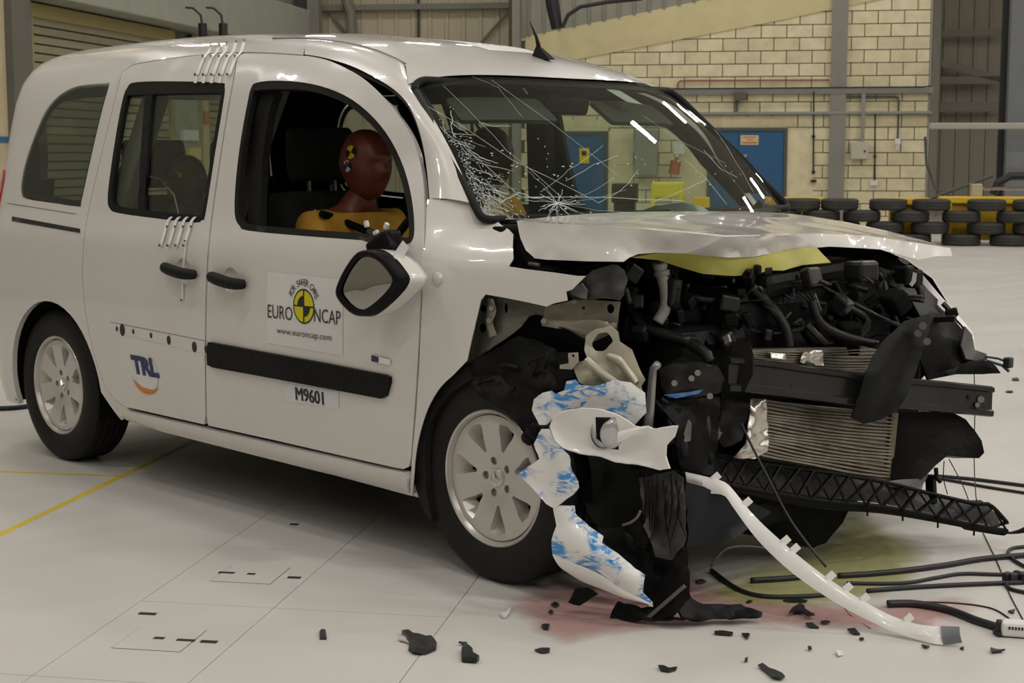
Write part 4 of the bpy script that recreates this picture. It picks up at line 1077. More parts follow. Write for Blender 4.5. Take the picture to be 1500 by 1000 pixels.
mb = MB(); mb.tube([PY(540, 338, -.93), PY(553, 345, -.94), PY(562, 356, -.95)], .008, 6); mb.tube([PY(548, 345, -.94), PY(538, 352, -.94), PY(528, 348, -.93)], .006, 6); mb.build('mirror_cable', INK, FD)
for (u, v) in ((537, 328), (551, 341), (559, 346), (566, 331)): MB().box(PY(u, v, -.94), (.015, .012, .02), Matrix.Rotation(u, 3, 'Y'), .003).build('cable_connector', WHT, FD)
# aerial on the roof
p = None
bx, byy = 1.80, .16
bp = Vector((bx, byy, roofz(bx, byy)))
def aer(u, v): return PY(u, v, byy)
b0 = aer(795, 91); b0.z = roofz(b0.x, byy)
mb = MB(); mb.add([b0+Vector(q) for q in ((.05, -.016, -.004), (.05, .016, -.004), (-.05, .014, -.004), (-.05, -.014, -.004), (-.012, -.007, .042), (-.012, .007, .042), (-.03, .006, .045), (-.03, -.006, .045))], [(0, 1, 5, 4), (1, 2, 6, 5), (2, 3, 7, 6), (3, 0, 4, 7), (4, 5, 6, 7)])
ae = mb.build('aerial', BLKR, van); MB().tube([b0+Vector((-.02, 0, .04)), aer(786, 55), aer(776, 32)], [.009, .006, .002], 8).build('aerial_mast', BLKR, ae, True)
# scribbled sheet on the roof
for (u0, v0, u1, v1, nm) in ((700, 66, 745, 70, 'roof_label'),):
    pass

# ================================================================== cabin
def seat_part(name, pts, wd, th, parent, y0, m=SEAT):
    """padded slab following a side-view path (x, z), width wd"""
    path = spline(pts, 5); v = []; f = []; n = len(path); K = 14
    for i, p in enumerate(path):
        t = np.array(path[min(i+1, n-1)])-np.array(path[max(i-1, 0)]); t = t/np.linalg.norm(t); nr = np.array([-t[1], t[0]])
        e = min(1.0, .55+.45*math.sin(math.pi*min(1, max(0, i/(n-1))))**.35)
        for k in range(K):
            a = 2*math.pi*k/K; cy = math.copysign(abs(math.cos(a))**.5, math.cos(a))*wd/2*(.85+.15*e); cz = math.copysign(abs(math.sin(a))**.6, math.sin(a))*th/2*e
            v.append(Vector((p[0]+nr[0]*cz, y0+cy, p[1]+nr[1]*cz)))
    for i in range(n-1):
        for k in range(K): f.append((i*K+k, i*K+(k+1) % K, (i+1)*K+(k+1) % K, (i+1)*K+k))
    f.append(tuple(reversed(range(K)))); f.append(tuple(range((n-1)*K, n*K)))
    return mk(name, v, f, m, parent, True)
for (x0, y0, hz) in ((1.30, -.38, 0), (1.16, .38, 0), (.22, -.43, -.04), (.22, 0.0, -.04), (.22, .43, -.04)):
    b = seat_part('seat_backrest', [(x0+.02, .50), (x0-.03, .75), (x0-.08, 1.0), (x0-.105, 1.12+hz)], .48 if x0 > 1 else .42, .15, van, y0)
    seat_part('seat_cushion', [(x0, .50), (x0+.25, .50), (x0+.48, .53)], .50 if x0 > 1 else .43, .16, van, y0)
    seat_part('headrest', [(x0-.105, 1.165+hz), (x0-.115, 1.25+hz), (x0-.12, 1.36+hz)], .28, .12, b, y0)
    for s in (-.06, .06): MB().tube([(x0-.105, y0+s, 1.08+hz), (x0-.11, y0+s, 1.20+hz)], .007, 6).build('headrest_post', GREY, b)
mb = MB(); mb.box((2.27, 0, .86), (.36, 1.46, .30), None, .06); mb.box((2.08, -.38, .98), (.20, .44, .14), None, .05); mb.build('dashboard', BLK, van)
mb = MB(); mb.box((2.52, 0, .65), (.05, 1.50, .80), None, .01); mb.build('bulkhead', DARK, van)
# steering wheel
sw_ = MB(); cs = Vector((1.83, -.38, .97)); ax = Vector((-.80, 0, .55)).normalized(); e1 = Vector((0, 1, 0)); e2 = ax.cross(e1)
sw_.tube([cs+(e1*math.cos(2*math.pi*i/28)+e2*math.sin(2*math.pi*i/28))*.185 for i in range(29)], .014, 8)
for a in (0, math.pi, -math.pi/2): sw_.tube([cs-ax*.02, cs+(e1*math.cos(a)+e2*math.sin(a))*.18], .014, 6)
sw_.tube([cs+ax*.0, cs-ax*.18], [.06, .05], 12); sw_.build('steering_wheel', BLK, van, True)
# curtain of the deflated passenger bag behind the glass
ppatch('deflated_airbag', [(930, 312, .05), (960, 301, .05), (1000, 296, .08), (1030, 303, .10), (1045, 314, .10), (1000, 318, .08)], .01, mat('airbag_cloth', (.34, .40, .35), .85), van, grid=.03, amp=.012, freq=14)
# inner pillars, rear-view mirror, sun visor
for sg in (-1, 1):
    for (x, xz) in ((1.18, 1.30), (.42, .52)):
        mb = MB(); mb.bar((x, sg*.80, .35), (x, sg*.80, 1.0), .05, .12, (1, 0, 0)); mb.bar((x, sg*.80, 1.0), (xz, sg*.66, 1.50), .05, .11, (1, 0, 0)); mb.build('inner_pillar', CABIN if sg < 0 else DARK, van)
    MB().tube([(1.14, sg*.77, 1.35), (1.2, sg*.74, 1.1), (1.15, sg*.72, .6)], .012, 6).build('seat_belt', DARK, van)
mb = MB(); mb.box(WS(.0, .16)+Vector((-.10, 0, -.02)), (.03, .22, .065), Matrix.Rotation(.3, 3, 'Y'), .012); mb.tube([WS(0, .07)+Vector((-.03, 0, -.01)), WS(0, .15)+Vector((-.09, 0, -.0))], .012, 6); mb.build('interior_mirror', BLK, van)
for s in (-.5, .5):
    o = wpanel('sun_visor', rounded([(s*.67-.2, .03), (s*.67+.2, .03), (s*.67+.2, .17), (s*.67-.2, .17)], .02), (), .015, mat('visor_cloth', (.045, .045, .04), .9), -.06, .05, van)
MB().add([WS(-.05+.67*0+a, t, -.012) for a, t in ((.33, .03), (.45, .05), (.52, .17), (.40, .15))], [(0, 1, 2, 3)]).build('windscreen_label', mat('label_film', (.45, .46, .42), .3), PAN['ws'])

# ---- crash test dummies
def head_mesh(c, s=1.0, helmet=False):
    nu, nv = 40, 28; v = []; f = []
    for j in range(nv+1):
        ph = math.pi*j/nv; zz = math.cos(ph)
        for i in range(nu):
            th = 2*math.pi*i/nu; dx, dy = math.cos(th)*math.sin(ph), math.sin(th)*math.sin(ph)
            X, Y, Z = math.copysign(abs(dx)**.85, dx)*.104, math.copysign(abs(dy)**.9, dy)*.080, math.copysign(abs(zz)**1.05, zz)*.124
            if zz < 0: Y *= 1-.22*(-zz); X = X*(1-.10*(-zz))+.012*(-zz) if dx > 0 else X*(1-.35*(-zz))
            fr = max(0, dx)**2
            if dx > .2:
                X += .030*math.exp(-((Y/.016)**2))*math.exp(-(((Z+.022)/.022)**2))          # nose
                X += .012*math.exp(-((Y/.05)**2))*math.exp(-(((Z-.028)/.012)**2))            # brow
                X -= .016*math.exp(-(((abs(Y)-.032)/.018)**2))*math.exp(-(((Z-.004)/.014)**2))  # eyes
                X -= .005*math.exp(-((Y/.03)**2))*math.exp(-(((Z+.060)/.006)**2))            # mouth
                X += .010*math.exp(-((Y/.025)**2))*math.exp(-(((Z+.098)/.02)**2))            # chin
            if abs(dx) < .35: Y += math.copysign(.008, dy)*math.exp(-(((Z+.0)/.024)**2))*math.exp(-((X+.005)/.014)**2)  # ears
            v.append(Vector(c)+Vector((X, Y, Z))*s)
    for j in range(nv):
        for i in range(nu): f.append((j*nu+i, (j+1)*nu+i, (j+1)*nu+(i+1) % nu, j*nu+(i+1) % nu))
    return v, f
def body_skin(name, joints, edges, m, parent):
    me = bpy.data.meshes.new(name); me.from_pydata([j[0] for j in joints], edges, []); me.materials.append(m)
    o = bpy.data.objects.new(name, me); COL.objects.link(o)
    o.modifiers.new('skin', 'SKIN'); 
    for i, j in enumerate(joints): me.skin_vertices[0].data[i].radius = (j[1], j[2] if len(j) > 2 else j[1])
    me.skin_vertices[0].data[0].use_root = True
    sb = o.modifiers.new('sub', 'SUBSURF'); sb.levels = sb.render_levels = 2
    dg = bpy.context.evaluated_depsgraph_get(); ev = o.evaluated_get(dg); m2 = bpy.data.meshes.new_from_object(ev); bpy.data.objects.remove(o)
    if not m2.materials: m2.materials.append(m)
    m2.polygons.foreach_set('use_smooth', [True]*len(m2.polygons)); o = bpy.data.objects.new(name, m2); link(o, parent)
    if parent.location.length: o.matrix_parent_inverse = Matrix.Translation(parent.location).inverted()
    return o
def quad_marker(c, n, r, ca, cb_, parent):
    n = Vector(n).normalized(); a = n.cross(Vector((0, 0, 1))).normalized(); b = a.cross(n); 
    v = []; f = []; fm = []
    for k in range(4):
        q = len(v); v.append(Vector(c)); 
        for i in range(7): t = math.pi/2*(k+i/6)+.5; v.append(Vector(c)+(a*math.cos(t)+b*math.sin(t))*r)
        f.append(tuple(range(q, q+8))); fm.append(k % 2)
    mk('target_marker', v, f, [ca, cb_], parent, False, fm)
def dummy(hx, y, hz, s, lab, shirt, skin, arms=True):
    base = Vector((hx-.12, y, .45)); e = empty('crash_test_dummy', base, lab, 'crash dummy')
    c = Vector((hx, y, hz)); v, f = head_mesh(c, s); hd = mk('head', v, f, skin, e, True)
    J = [((hx-.16, y, .62), .16*s, .15*s), ((hx-.14, y, .80), .15*s, .14*s), ((hx-.08, y, hz-.30*s), .16*s, .12*s), ((hx-.045, y, hz-.17*s), .066*s), ((hx-.015, y, hz-.07*s), .060*s)]
    E = [(0, 1), (1, 2), (2, 3), (3, 4)]
    for sg in (-1, 1):
        k = len(J); J += [((hx-.07, y+sg*.17*s, hz-.225*s), .070*s), ((hx+.02, y+sg*.23*s, hz-.50*s), .055*s), ((hx+.24*s, y+sg*.17*s, hz-.42*s), .04*s)]; E += [(2, k), (k, k+1), (k+1, k+2)]
        k = len(J); J += [((hx+.25*s, y+sg*.11*s, .66), .085*s), ((hx+.30*s, y+sg*.11*s, .64), .06*s)]; E += [(0, k), (k, k+1)]
    body_skin('body', J, E, skin, e)
    T = [(j[0], j[1]*1.07, (j[2] if len(j) > 2 else j[1])*1.07) for j in J[:4]]; TE = [(0, 1), (1, 2), (2, 3)]
    T[3] = (T[3][0], .078*s, .076*s)
    for sg in (-1, 1):
        k = len(T); T += [((hx-.07, y+sg*.175*s, hz-.222*s), .080*s), ((hx-.01, y+sg*.225*s, hz-.42*s), .072*s)]; TE += [(2, k), (k, k+1)]
    body_skin('shirt', T, TE, shirt, e)
    return e, hd, c
SHIRTD = mat('child_shirt', (.30, .22, .03), .85)
dm, hd, c = dummy(1.475, -.40, 1.225, 1.02, 'driver crash test dummy with red brown head and orange shirt', ORANGE, DSKIN)
quad_marker(c+Vector((.018, -.081, .045)), (.15, -1, .15), .024, YEL, INK, hd); quad_marker(c+Vector((.002, -.0855, -.004)), (.05, -1, 0), .021, WHT, NAVY, hd)
MB().tube([c+Vector((.0, -.20, -.17)), c+Vector((-.02, -.12, -.19)), c+Vector((.10, -.05, -.24)), c+Vector((.12, .05, -.34))], .014, 6).build('harness_strap', DARK, dm)
MB().tube([c+Vector((-.06, -.18, -.16)), c+Vector((-.10, -.20, -.20)), c+Vector((-.18, -.20, -.30))], .005, 6).build('sensor_cable', WHT, dm)
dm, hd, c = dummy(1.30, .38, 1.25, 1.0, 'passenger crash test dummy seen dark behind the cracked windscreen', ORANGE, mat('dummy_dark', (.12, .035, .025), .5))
quad_marker(c+Vector((.106, -.035, -.08)), (1, -.5, 0), .018, YEL, INK, hd)
MB().tube([c+Vector((-.06, .0, .11)), c+Vector((-.04, -.06, .16)), c+Vector((.0, -.10, .14)), c+Vector((.02, -.11, .06))], .006, 6).build('head_cable', INK, dm)
dm, hd, c = dummy(.37, -.44, 1.150, .88, 'small child dummy with olive brown head on the rear seat', SHIRTD, mat('child_skin', (.085, .060, .032), .5))
quad_marker(c+Vector((-.03, -.082, -.01)), (-.1, -1, 0), .014, WHT, INK, hd)
MB().tube([c+Vector((-.02, -.083, .025)), c+Vector((.05, -.075, .028))], .010, 6).build('head_band', NAVY, dm)
MB().box(c+Vector((.055, -.072, .03)), (.03, .012, .02), None, .004).build('head_patch', YEL, dm)
o = seat_part('child_seat', [(.50, .60), (.34, .60), (.25, .70), (.22, .90), (.22, 1.08)], .40, .12, van, -.44, BLK)
MB().tube([PY(218, 258, -.55), PY(235, 263, -.58), PY(255, 285, -.6), PY(262, 315, -.6)], .003, 6).build('child_seat_cable', WHT, van)

# ---- crazing of the windscreen
crk = MB()
def crack(pts, r=.0009):
    P = []
    for i in range(len(pts)-1):
        a, b = np.array(pts[i]), np.array(pts[i+1]); m = 5
        for k in range(m): q = a+(b-a)*k/m+np.array([random.gauss(0, .0015), random.gauss(0, .0015)])*(0 if (i == 0 and k == 0) else 1); P.append(q)
    P.append(np.array(pts[-1])); crk.tube([WS2(max(-.665, min(.665, q[0])), max(.005, min(.745, q[1])))+Vector((.003, 0, .004)) for q in P], r, 4, False)
def ab(u, v):                               # image point -> windscreen coordinates
    best = None
    for _ in range(1): pass
    r = ray(u, v); lo = (0, 0); bd = 1e9
    for i in range(41):
        for j in range(31):
            p = WSG[i][j]; t = np.dot(p-CAM, AF); q = CAM+r*t; d = ((p-q)**2).sum()
            if d < bd: bd = d; lo = (i, j)
    return (-.67+1.34*lo[0]/40, .75*lo[1]/30)
WSG = [[np.array(WS2(-.67+1.34*i/40, .75*j/30)) for j in range(31)] for i in range(41)]
hub = ab(817, 300)
for k in range(34):                         # star break above the bonnet corner
    a = random.uniform(0, 2*math.pi); L = random.uniform(.03, .11) if k % 4 else random.uniform(.12, .30)
    crack([hub, (hub[0]+L*.5*math.cos(a+.1), hub[1]+L*.5*math.sin(a+.1)*.8), (hub[0]+L*math.cos(a), hub[1]+L*math.sin(a)*.8)], .0007 if k % 4 else .0004)
for k in range(120):                        # dense crazing along the driver's pillar
    t = .22+.51*random.random()**.55; a = -.658+abs(random.gauss(0, .010+.045*t))
    g1 = random.gauss(1.15, .45); L = random.uniform(.015, .05); crack([(a, t), (a+L*math.cos(g1), t+L*math.sin(g1)), (a+1.8*L*math.cos(g1+random.uniform(-.5, .5)), t+1.8*L*math.sin(g1))], random.choice([.0003, .0004, .0007]))
for (p, q, r) in [((607, 165), (880, 300), .0006), ((650, 130), (830, 300), .0005), ((700, 180), (745, 186), .0008), ((640, 185), (760, 290), .0007), ((660, 160), (672, 205), .0010), ((720, 120), (905, 255), .0005), ((905, 225), (830, 260), .0006), ((880, 215), (790, 285), .0005), ((760, 295), (1000, 300), .0008), ((735, 300), (760, 278), .0012), ((760, 278), (800, 292), .0012), ((1030, 220), (1080, 265), .0008), ((1005, 235), (1060, 300), .0007), ((1045, 190), (1100, 280), .0006), ((940, 170), (1060, 240), .0004), ((690, 100), (760, 175), .0004), ((960, 300), (1030, 265), .0006), ((880, 300), (930, 250), .0006)]:
    crack([ab(*p), ab((p[0]+q[0])/2+random.uniform(-6, 6), (p[1]+q[1])/2+random.uniform(-6, 6)), ab(*q)], r)
for k in range(90):                         # glass crumbs
    a = random.choice([random.uniform(-.64, -.35), random.uniform(-.5, .6)]); t = random.uniform(.15, .74) if a < -.35 else random.uniform(.45, .74)
    if a < -.35 and a > -.66+.35*t: t = min(.74, t+.2)
    L = random.uniform(.002, .008); an = random.uniform(0, 6.3); crk.tube([WS2(a, t)+Vector((.004, 0, .005)), WS2(max(-.66, a+L*math.cos(an)), min(.745, t+L*math.sin(an)))+Vector((.005, 0, .006))], .0016, 4)
for k in range(260):
    t = .16+.58*random.random()**.45; a = -.662+abs(random.gauss(0, .006+.035*t)); L = random.uniform(.001, .005); an = random.uniform(0, 6.3)
    crk.tube([WS2(a, t)+Vector((.004, 0, .005)), WS2(max(-.665, a+L*math.cos(an)), min(.745, t+L*math.sin(an)))+Vector((.005, 0, .006))], random.uniform(.0006, .0016), 4)
o = crk.build('glass_cracks', mat('crack_white', (.60, .66, .62), .25), PAN['ws']); o['kind'] = 'stuff'

# ================================================================== the wrecked front
def lerp(a, b, t): return a+(b-a)*t
def ribbon(name, top, bot, m, parent, bulge=.006, t=.006, n=50, k=4, label=None):
    A, B = resamp([PY(*p) for p in spline(top, 4)], n), resamp([PY(*p) for p in spline(bot, 4)], n); P = []; tri = []
    for i in range(n):
        d = B[i]-A[i]; tg = A[min(i+1, n-1)]-A[max(i-1, 0)]; nn = tg.cross(d).normalized()
        if nn.dot(Vector(CAM)-A[i]) < 0: nn = -nn
        for j in range(k+1): s = j/k; P.append(A[i].lerp(B[i], s)+nn*bulge*4*s*(1-s))
    for i in range(n-1):
        for j in range(k):
            a = i*(k+1)+j; q = [(a, a+1, a+k+2), (a, a+k+2, a+k+1)]
            nn = (P[q[0][1]]-P[q[0][0]]).cross(P[q[0][2]]-P[q[0][0]])
            if nn.dot(Vector(CAM)-P[a]) < 0: q = [tuple(reversed(x)) for x in q]
            tri += q
    N = [Vector((0, 0, 0)) for _ in P]
    for q in tri:
        nn = (P[q[1]]-P[q[0]]).cross(P[q[2]]-P[q[0]])
        for i in q: N[i] += nn
    return thick(name, P, [x.normalized() for x in N], tri, t, m, parent, False, True, label)
def rag(u, k=1.0): return random.uniform(-k, k)
def jag(pix, amp=2.0, step=9):              # tears along an outline
    o = []; k = len(pix)
    for i in range(k):
        a, b = np.array(pix[i], float), np.array(pix[(i+1) % k], float); L = math.hypot(*(b-a)[:2]); m = max(1, int(L/step))
        for j in range(m):
            q = a+(b-a)*j/m
            if j: q[:2] += np.random.RandomState(int(q[0]*7+q[1]*13) % 9999).uniform(-amp, amp, 2)
            o.append(tuple(q))
    return o
# ---- bonnet: top skin, near side flank, folded front, yellow green inside
BT = [(757, 323, -.745), (800, 318, -.62), (860, 313, -.45), (930, 310, -.20), (1010, 309, .05), (1090, 309.5, .35), (1150, 312, .60), (1192, 317, .74), (1240, 325, .80), (1300, 338, .80), (1350, 351, .75), (1392, 363, .66), (1340, 355, .55), (1270, 345, .35), (1200, 342, .14), (1130, 343.5, -.14), (1063, 345.5, -.42), (1010, 340, -.56), (950, 335, -.68), (880, 331, -.73), (810, 327.5, -.745)]
bon = ppatch('bonnet', BT, .003, [PAINT, YGRN], van, flat=False, grid=.035, amp=.003, freq=4.0, pin=True, face=(0.1, -.1, 1))
BF = [(757, 323, -.745), (810, 327.5, -.745), (880, 331, -.73), (950, 335, -.68), (1010, 340, -.56), (1063, 345.5, -.42), (1035, 360, -.47), (1003, 371, -.52), (960, 370, -.60), (935, 372, -.66), (922, 377, -.70), (913, 383, -.72), (860, 382.5, -.755), (800, 380, -.775), (783, 378, -.78), (770, 366, -.775), (762, 348, -.76)]
ppatch('bonnet_flank', BF, .003, [PAINT, PAINT], bon, grid=.03, amp=.004, freq=4, pin=True, face=(.4, -1, .3))
BN = [(1063, 345.5, -.42), (1130, 343.5, -.14), (1200, 342, .14), (1270, 345, .35), (1340, 355, .55), (1392, 363, .66), (1395, 375, .655), (1372, 375, .60), (1345, 381, .54), (1322, 375, .48), (1290, 365, .38), (1260, 363, .30), (1215, 361, .17), (1190, 363, .10), (1150, 366, -.02), (1130, 371, -.10), (1105, 376, -.20), (1070, 377, -.32), (1030, 374, -.44), (1003, 371, -.52), (1035, 360, -.47)]
ppatch('bonnet_front_fold', BN, .003, [PAINT, PAINT], bon, grid=.025, amp=.008, freq=9, pin=True, face=(1, -.4, .2))
BY = [(925, 377, -.66), (960, 371, -.58), (1003, 371, -.50), (1070, 377, -.30), (1110, 376, -.18), (1150, 366, -.02), (1195, 361, .10), (1205, 372, .12), (1217, 384, .12), (1175, 388, .02), (1148, 396, -.06), (1125, 396, -.12), (1108, 402, -.18), (1075, 404, -.27), (1030, 401, -.38), (995, 391, -.46), (965, 381, -.55)]
ppatch('bonnet_inner_panel', BY, .004, [YGRN, YGRN], bon, grid=.03, amp=.010, freq=7, face=(1, -.4, -.3))
ppatch('hinge_cover', [(752, 345, -.76), (764, 352, -.755), (776, 375, -.75), (800, 388, -.745), (852, 404, -.73), (840, 392, -.72), (900, 384, -.69), (900, 392, -.68), (860, 400, -.71), (790, 395, -.76), (750, 390, -.77)], .004, [BLK, BLK], van, grid=.03, amp=.01, freq=16)
mb = MB(); mb.tube([PY(757, 360, -.74), PY(762, 378, -.73), PY(782, 391, -.73)], .008, 6); mb.tube([PY(775, 386, -.76), PY(790, 388, -.76)], .006, 6); mb.build('bonnet_hinge', GREY, van)
MB().box((2.56, 0, .98), (.14, 1.42, .05), None, .015).build('scuttle_panel', BLK, van)
ppatch('wiper_cowl', [(1095, 312, .52), (1112, 294, .55), (1117, 298, .56), (1118, 313, .57)], .01, BLK, van, grid=.03)
# ---- far wing and its inner side
FWQ = [(2.30, .30), (2.30, 1.02), (2.5, 1.0), (2.75, .96), (2.95, .90), (3.06, .84), (3.14, .74), (3.19, .66), (3.20, .58), (3.10, .56), (3.04, .50)]+arch(2.68, .31, .36, 25, 180)
def SFAR(x, q): p = SQ(min(x, 2.9), q, 1); return Vector((x, p.y-.02*max(0, x-2.9)/.3, q))
surf_panel('front_wing', FWQ, (), SFAR, .004, [PAINT, BLK], van, .05, 0, True)
ppatch('far_wing_liner', [(1285, 372, .62), (1335, 395, .68), (1360, 425, .72), (1395, 460, .76), (1424, 492, .78), (1428, 520, .78), (1440, 535, .74), (1400, 548, .66), (1360, 556, .55), (1345, 520, .50), (1352, 470, .50), (1330, 430, .52), (1270, 400, .55)], .01, [BLK, BLK], van, grid=.04, ridge=True, amp=.02, freq=9)
ppatch('wing_edge', [(1335, 396, .73), (1350, 400, .74), (1375, 430, .76), (1398, 455, .77), (1425, 486, .78), (1431, 515, .78), (1427, 516, .77), (1418, 492, .76), (1392, 462, .75), (1370, 438, .74)], .003, [SKINW, BLK], van, grid=.03)
ppatch('headlamp_bracket', [(1374, 437, .70), (1384, 442, .71), (1402, 452, .72), (1405, 458, .71), (1392, 462, .69), (1383, 456, .68), (1373, 446, .69)], .006, SKINW, van, grid=.03)
MB().tube([PY(1381, 444, .66), PY(1389, 452, .67), PY(1392, 458, .67)], .010, 6).build('bracket_slot', INK, van)
mb = MB(); mb.bar(PY(1385, 460, .66), PY(1403, 456, .68), .03, .03, bev=.006); mb.bar(PY(1367, 468, .6), PY(1400, 466, .62), .03, .02, bev=.005); mb.build('lamp_mount', BLK, van)
mb = MB(); mb.tube([PY(1320, 388, .45), PY(1324, 382, .45)], .02, 10); mb.box(PY(1325, 402, .45), (.05, .05, .06), None, .01); mb.box(PY(1338, 408, .5), (.05, .05, .06), None, .01); mb.build('washer_filler', BLK, van)
ppatch('washer_neck', [(1312, 398, .44), (1318, 392, .44), (1330, 396, .45), (1343, 400, .46), (1342, 412, .46), (1336, 420, .45), (1325, 410, .44), (1314, 405, .44)], .006, mat('clear_plastic', (.42, .42, .42), .3), van, grid=.02, amp=.006, freq=30)
# far side headlamp cavity bits
ppatch('lower_wing_trim', [(1425, 527, .70), (1445, 528, .74), (1458, 535, .76), (1466, 546, .76), (1440, 548, .72), (1400, 548, .62), (1380, 545, .56)], .008, [BLK, BLK], van, grid=.03, amp=.004)
ppatch('fog_lamp_shell', [(1414, 478, .72), (1424, 490, .75), (1428, 512, .75), (1445, 518, .74), (1446, 524, .73), (1428, 528, .70), (1415, 525, .68), (1408, 505, .68)], .01, [mat('dark_grey_plastic', (.05, .05, .048), .5), BLK], van, grid=.03, amp=.006)
lm = MB(); lm.tube([PY(1442, 522, .70), PY(1462, 525, .72), PY(1470, 528, .73)], .004, 6); lm.tube([PY(1445, 528, .70), PY(1468, 535, .72), PY(1478, 544, .72)], .005, 6); lm.box(PY(1477, 531, .73), (.025, .03, .035), None, .005); lm.build('loose_connector', INK, van)
# ---- inner apron where the wing is torn off
AP = [(711, 431, -.815), (740, 434, -.80), (775, 442, -.78), (800, 450, -.77), (825, 443, -.755), (845, 438, -.745), (880, 440, -.73), (908, 442, -.72), (905, 470, -.72), (902, 486, -.725), (870, 500, -.74), (855, 493, -.75), (835, 482, -.76), (805, 473, -.77), (793, 466, -.775), (785, 460, -.78), (775, 463, -.785), (765, 477, -.79), (752, 488, -.80), (735, 500, -.81), (705, 520, -.825), (684, 533, -.835), (686, 515, -.835), (692, 485, -.83), (703, 445, -.82)]
hl = [circ((708, 452), 4.5, 5.5, 10), circ((707, 480), 5, 7, 10), circ((741, 451), 3, 8, 10)]; hr = [circ((894, 452), 6, 7, 12), circ((854.5, 451), 2.6, 2.8, 8)]
AP1 = [(711, 431, -.815), (740, 434, -.80), (775, 442, -.78), (798, 449.5, -.77), (797, 463, -.775), (785, 460, -.78), (775, 463, -.785), (765, 477, -.79), (752, 488, -.80), (735, 500, -.81), (705, 520, -.825), (684, 533, -.835), (686, 515, -.835), (692, 485, -.83), (703, 445, -.82)]
AP2 = [(798, 449.5, -.77), (825, 443, -.755), (845, 438, -.745), (880, 440, -.73), (908, 442, -.72), (905, 470, -.72), (902, 486, -.725), (870, 500, -.74), (855, 493, -.75), (835, 482, -.76), (805, 473, -.77), (794, 466, -.775), (797, 463, -.775)]
OLIVE_SHADE = mat('shaded_primer_metal', (.115, .107, .09), .33, metal=.2, coat=.3, var=.2, vs=9)  # darker copy of the primer metal: the apron's shading is put into the colour
ppatch('inner_apron', jag(AP1, .6, 12), .004, [OLIVE_SHADE, OLIVE_SHADE], van, grid=.016, ridge=True, amp=.006, freq=9, pin=True, holes=[[PY(u, v, -.83 if u < 720 else -.805) for u, v in h] for h in hl])
ppatch('inner_apron', jag(AP2, .6, 12), .004, [OLIVE, OLIVE], van, grid=.016, ridge=True, amp=.008, freq=9, pin=True, holes=[[PY(u, v, -.735) for u, v in h] for h in hr])
ribbon('apron_press', [(722, 438, -.835), (727, 455, -.835), (722, 472, -.84), (728, 490, -.835)], [(714, 436, -.84), (713, 455, -.845), (711, 472, -.845), (716, 495, -.84)], [OLIVE, OLIVE_SHADE], van, .008)
ppatch('apron_back', [(700, 440, -.78), (760, 450, -.74), (905, 445, -.66), (905, 500, -.66), (860, 520, -.70), (790, 560, -.72), (700, 540, -.78)], .006, [BLK, BLK], van, grid=.05, amp=.01)
ribbon('apron_rib', [(798, 468, -.80), (830, 470, -.79), (870, 468, -.78), (890, 472, -.77), (900, 480, -.765)], [(795, 473, -.795), (830, 482, -.785), (865, 500, -.775), (885, 492, -.765), (898, 490, -.76)], [OLIVE, OLIVE], van, .012)
for (u, v, y) in ((797, 471, -.81), (899, 477, -.78), (720, 452, -.85), (717, 470, -.85)): MB().tube([PY(u, v, y), PY(u-.5, v-.5, y-.012)], [.010, .008], 8).build('weld_stud', OLIVE, van)
# torn black plastic on top of the apron
ppatch('airbox_shell', jag([(830, 424, -.775), (840, 414, -.77), (858, 404, -.76), (868, 396, -.75), (888, 390, -.73), (905, 388, -.72), (915, 396, -.71), (920, 410, -.71), (914, 432, -.72), (908, 440, -.73), (885, 436, -.745), (865, 440, -.76), (838, 438, -.77)], 1.5, 8), .006, [mat('grey_black_plastic', (.028, .028, .027), .4, var=.5, vs=18, spec=.25), BLK], van, grid=.014, ridge=True, amp=.014, freq=14)
ppatch('airbox_fragment', jag([(833, 424, -.785), (852, 415, -.785), (860, 425, -.78), (858, 438, -.78), (838, 432, -.785)], 1, 7), .004, [mat('mid_grey_plastic', (.12, .12, .115), .45), BLK], van, grid=.02, amp=.01, freq=20)
# ---- tan headlamp panel bent out of the corner
TN = [(858, 492, -.82), (872, 482, -.82), (893, 478, -.81), (905, 486, -.80), (908, 500, -.79), (926, 512, -.775), (935, 535, -.77), (944, 556, -.765), (938, 566, -.77), (930, 574, -.775), (912, 568, -.79), (893, 556, -.805), (878, 545, -.82), (860, 525, -.83), (856, 512, -.83)]
ppatch('lamp_panel', TN, .005, [TAN, OLIVE], van, grid=.014, amp=.010, freq=16, holes=[[PY(u, v, -.81) for u, v in rounded([(866, 504), (876, 488), (890, 486), (899, 499), (885, 514), (872, 514)], 4, 3)]])
ppatch('lamp_panel_wing', [(838, 532, -.845), (858, 528, -.835), (875, 545, -.825), (893, 557, -.815), (885, 568, -.82), (862, 566, -.84), (848, 560, -.85), (842, 545, -.85)], .004, [TAN, OLIVE], van, grid=.016, amp=.014, freq=20)
ppatch('bracket_tab', [(832, 517, -.86), (846, 516, -.86), (847, 530, -.855), (842, 535, -.855), (838, 541, -.855), (820, 540, -.865), (820, 535, -.865), (833, 532, -.86)], .003, [TAN, TAN], van, grid=.02, holes=[[PY(u, v, -.86) for u, v in circ((839.5, 521), 2.2, 2.4, 8)]])
ribbon('lamp_panel_flute', [(862, 522, -.84), (880, 538, -.83), (905, 556, -.81), (928, 570, -.79)], [(858, 527, -.84), (875, 546, -.83), (897, 564, -.81), (922, 580, -.79)], [TAN, TAN], van, .014)
ribbon('lamp_panel_flute', [(895, 516, -.80), (910, 520, -.79), (922, 535, -.78), (936, 556, -.77)], [(888, 526, -.81), (905, 536, -.80), (915, 550, -.79), (928, 568, -.78)], [TAN, TAN], van, .014)
